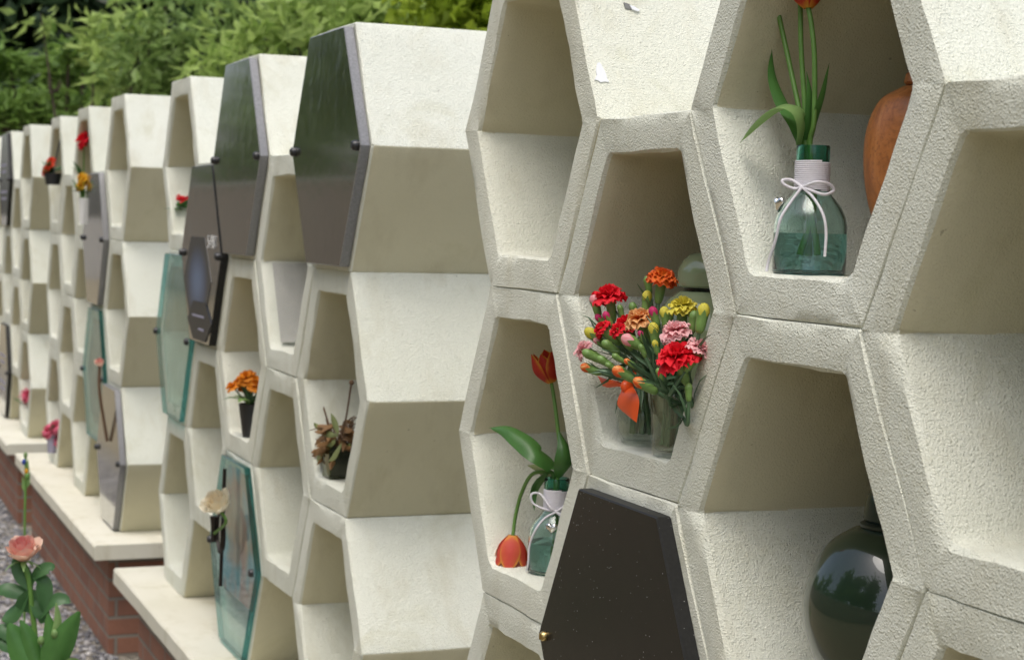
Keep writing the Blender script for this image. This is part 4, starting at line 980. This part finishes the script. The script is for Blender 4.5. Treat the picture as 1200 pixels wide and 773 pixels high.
pl('shrub', 440, 17.5, [(455, 20, 46), (420, 25, 44), (470, -25, 60), (395, 40, 40), (440, 80, 60), (500, 70, 50), (400, -20, 50)], 'light green long-leaved shrub above the big dark mirror cover', 'shrub', 1000, .21, 'f_light', 22)
pl('shrub', 330, 20, [(350, 30, 55), (310, 45, 45), (280, 60, 40), (335, 80, 50), (370, 0, 55), (380, 80, 50), (300, 110, 60), (265, 100, 40)], 'bright green leafy shrub above the second dark cover', 'shrub', 1300, .21, 'f_light', 23)
pl('shrub', 200, 22, [(215, 70, 48), (175, 60, 40), (250, 40, 42), (160, 95, 34), (230, 110, 50), (195, 15, 40), (260, 0, 40)], 'mid green shrub with arching twigs above the middle wall section', 'shrub', 1100, .21, 'f_mid', 24)
pl('shrub', 120, 24, [(112, 48, 22), (135, 72, 24), (150, 30, 26), (135, 105, 26), (48, 22, 12)], 'loose pale shrub before the dark conifers at upper left', 'shrub', 330, .24, 'f_light', 25)
con = []
rn = np.random.RandomState(8)
for a_, b_ in ((80, 62), (105, 70), (60, 74), (20, 112), (45, 118), (70, 112), (95, 108), (115, 100), (5, 128), (35, 134), (60, 138), (90, 130), (110, 124), (-20, 120), (2, 68), (-10, 90)): con.append((a_+rn.normal(0, 4), b_+rn.normal(0, 3), rn.uniform(13, 24), rn.uniform(-2, 2)))
bl = [(a, b_, c_2, r_*1.3, r_*1.3, r_*.38) for a, b_, c_2, r_, _, _ in blobs_px(con, 30)]
c = np.mean([b_[:3] for b_ in bl], axis=0)
plant('conifer', (c[0], c[1]+.5, -ZG), 'green conifer with layered sprays at the upper left', 'conifer', bl, 3000, .30, 'f_con', 26, branches=2, group=G_, trunk=.15, aspect=.3, flat=.6, droop=.35)
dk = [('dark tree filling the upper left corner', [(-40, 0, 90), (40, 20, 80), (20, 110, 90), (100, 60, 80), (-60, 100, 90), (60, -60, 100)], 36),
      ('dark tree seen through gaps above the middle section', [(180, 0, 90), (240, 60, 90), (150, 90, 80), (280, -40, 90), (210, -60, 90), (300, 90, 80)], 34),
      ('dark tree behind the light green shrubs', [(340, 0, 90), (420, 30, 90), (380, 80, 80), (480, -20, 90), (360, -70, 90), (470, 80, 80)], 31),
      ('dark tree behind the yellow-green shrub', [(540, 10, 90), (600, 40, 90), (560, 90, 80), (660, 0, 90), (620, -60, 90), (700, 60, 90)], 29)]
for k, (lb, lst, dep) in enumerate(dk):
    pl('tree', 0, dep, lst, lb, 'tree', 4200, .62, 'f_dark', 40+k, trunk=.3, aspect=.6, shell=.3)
# across the path: brick garden wall and a tall hedge, which the polished plates mirror
mb = MB(); mb.box((-75, -12.6, -ZG), (16, -12.1, 3.25)); o = mb.build('garden_wall', M['brick2'], None, smooth=False, origin=(-30, -12.4, -ZG)); tag(o, 'long brown brick garden wall across the path, mirrored in the polished plates', 'wall')
mb = MB(); mb.box((-75, -12.66, 3.253), (16, -12.04, 3.37)); mb.build('coping', M['ledge'], None, smooth=False, origin=(-30, -12.4, -ZG)); cp = scene.objects['coping']; cp.parent = o; cp.location = (0, 0, 0)
hb = [(x + rn.uniform(-1, 1), -17+rn.uniform(-1.2, 1.2), rn.uniform(.5, 9.2), 2.4, 1.8, 1.9) for x in np.arange(-74, 12, 1.6)]
plant('hedge', (-30, -17, -ZG), 'tall leafy hedge behind the garden wall across the path', 'hedge', hb, 14000, .75, 'f_mid', 77, branches=2, trunk=.2, aspect=.65, shell=.3)

for k, (tx, ty) in enumerate(((-4, -23), (4.5, -21), (12, -20))):
    tb = [(tx+rn.normal(0, 2.4), ty+rn.normal(0, 1.5), rn.uniform(6, 19), 2.6, 2.4, 2.2) for _ in range(12)]
    plant('tree', (tx, ty, -ZG), 'tall leafy tree across the path, seen only as a reflection', 'tree', tb, 3800, .9, 'f_mid', 90+k, branches=2, group='trees across the path', trunk=.45, aspect=.65, shell=.3)

# ------------------------------------------------------------------ light, sky, camera
SUN_EL, SUN_AZ = 68, -40          # azimuth from +x towards +y (right of the camera, before the wall)
w = bpy.data.worlds.new('World'); scene.world = w; w.use_nodes = True; nt = w.node_tree
bg = nt.nodes['Background']; sky = nt.nodes.new('ShaderNodeTexSky'); sky.sky_type = 'NISHITA'; sky.sun_disc = False
sky.sun_elevation = rad(SUN_EL); sky.sun_rotation = rad(90-SUN_AZ); sky.dust_density = 4; sky.ozone_density = 1
hs = nt.nodes.new('ShaderNodeHueSaturation'); hs.inputs['Saturation'].default_value = .75      # overcast: nearly grey
nt.links.new(sky.outputs[0], hs.inputs['Color']); nt.links.new(hs.outputs[0], bg.inputs['Color']); bg.inputs['Strength'].default_value = .15
sl = bpy.data.lights.new('sun', 'SUN'); sl.energy = 1.2; sl.angle = rad(40); sl.color = (1, .965, .90)
so = bpy.data.objects.new('sun', sl); C.objects.link(so)
d = Vector((math.cos(rad(SUN_EL))*math.cos(rad(SUN_AZ)), math.cos(rad(SUN_EL))*math.sin(rad(SUN_AZ)), math.sin(rad(SUN_EL))))
so.rotation_euler = d.to_track_quat('Z', 'Y').to_euler(); so.location = (0, 0, 8)
cd = bpy.data.cameras.new('camera'); cam = bpy.data.objects.new('camera', cd); C.objects.link(cam); scene.camera = cam
cd.sensor_fit = 'HORIZONTAL'; cd.sensor_width = 36; cd.lens = FPX/1200*36; cd.clip_start = .05; cd.clip_end = 1500
R_ = Matrix([list(AX[0]), list(AX[1]), list(-AX[2])]).transposed()
cam.matrix_world = Matrix.Translation(W(CAM)) @ R_.to_4x4()
cd.dof.use_dof = True; cd.dof.focus_distance = 4.5*S; cd.dof.aperture_fstop = 10.5; cd.dof.aperture_blades = 7
vs = scene.view_settings; vs.view_transform = 'Standard'; vs.look = 'None'; vs.gamma = 1; vs.exposure = 0.50; vs.use_curve_mapping = False
scene.cycles.max_bounces = 14; scene.cycles.transmission_bounces = 14; scene.cycles.transparent_max_bounces = 40; scene.cycles.diffuse_bounces = 5; scene.cycles.glossy_bounces = 6
scene.cycles.use_denoising = True; scene.cycles.caustics_refractive = True; scene.cycles.sample_clamp_indirect = 6
done()
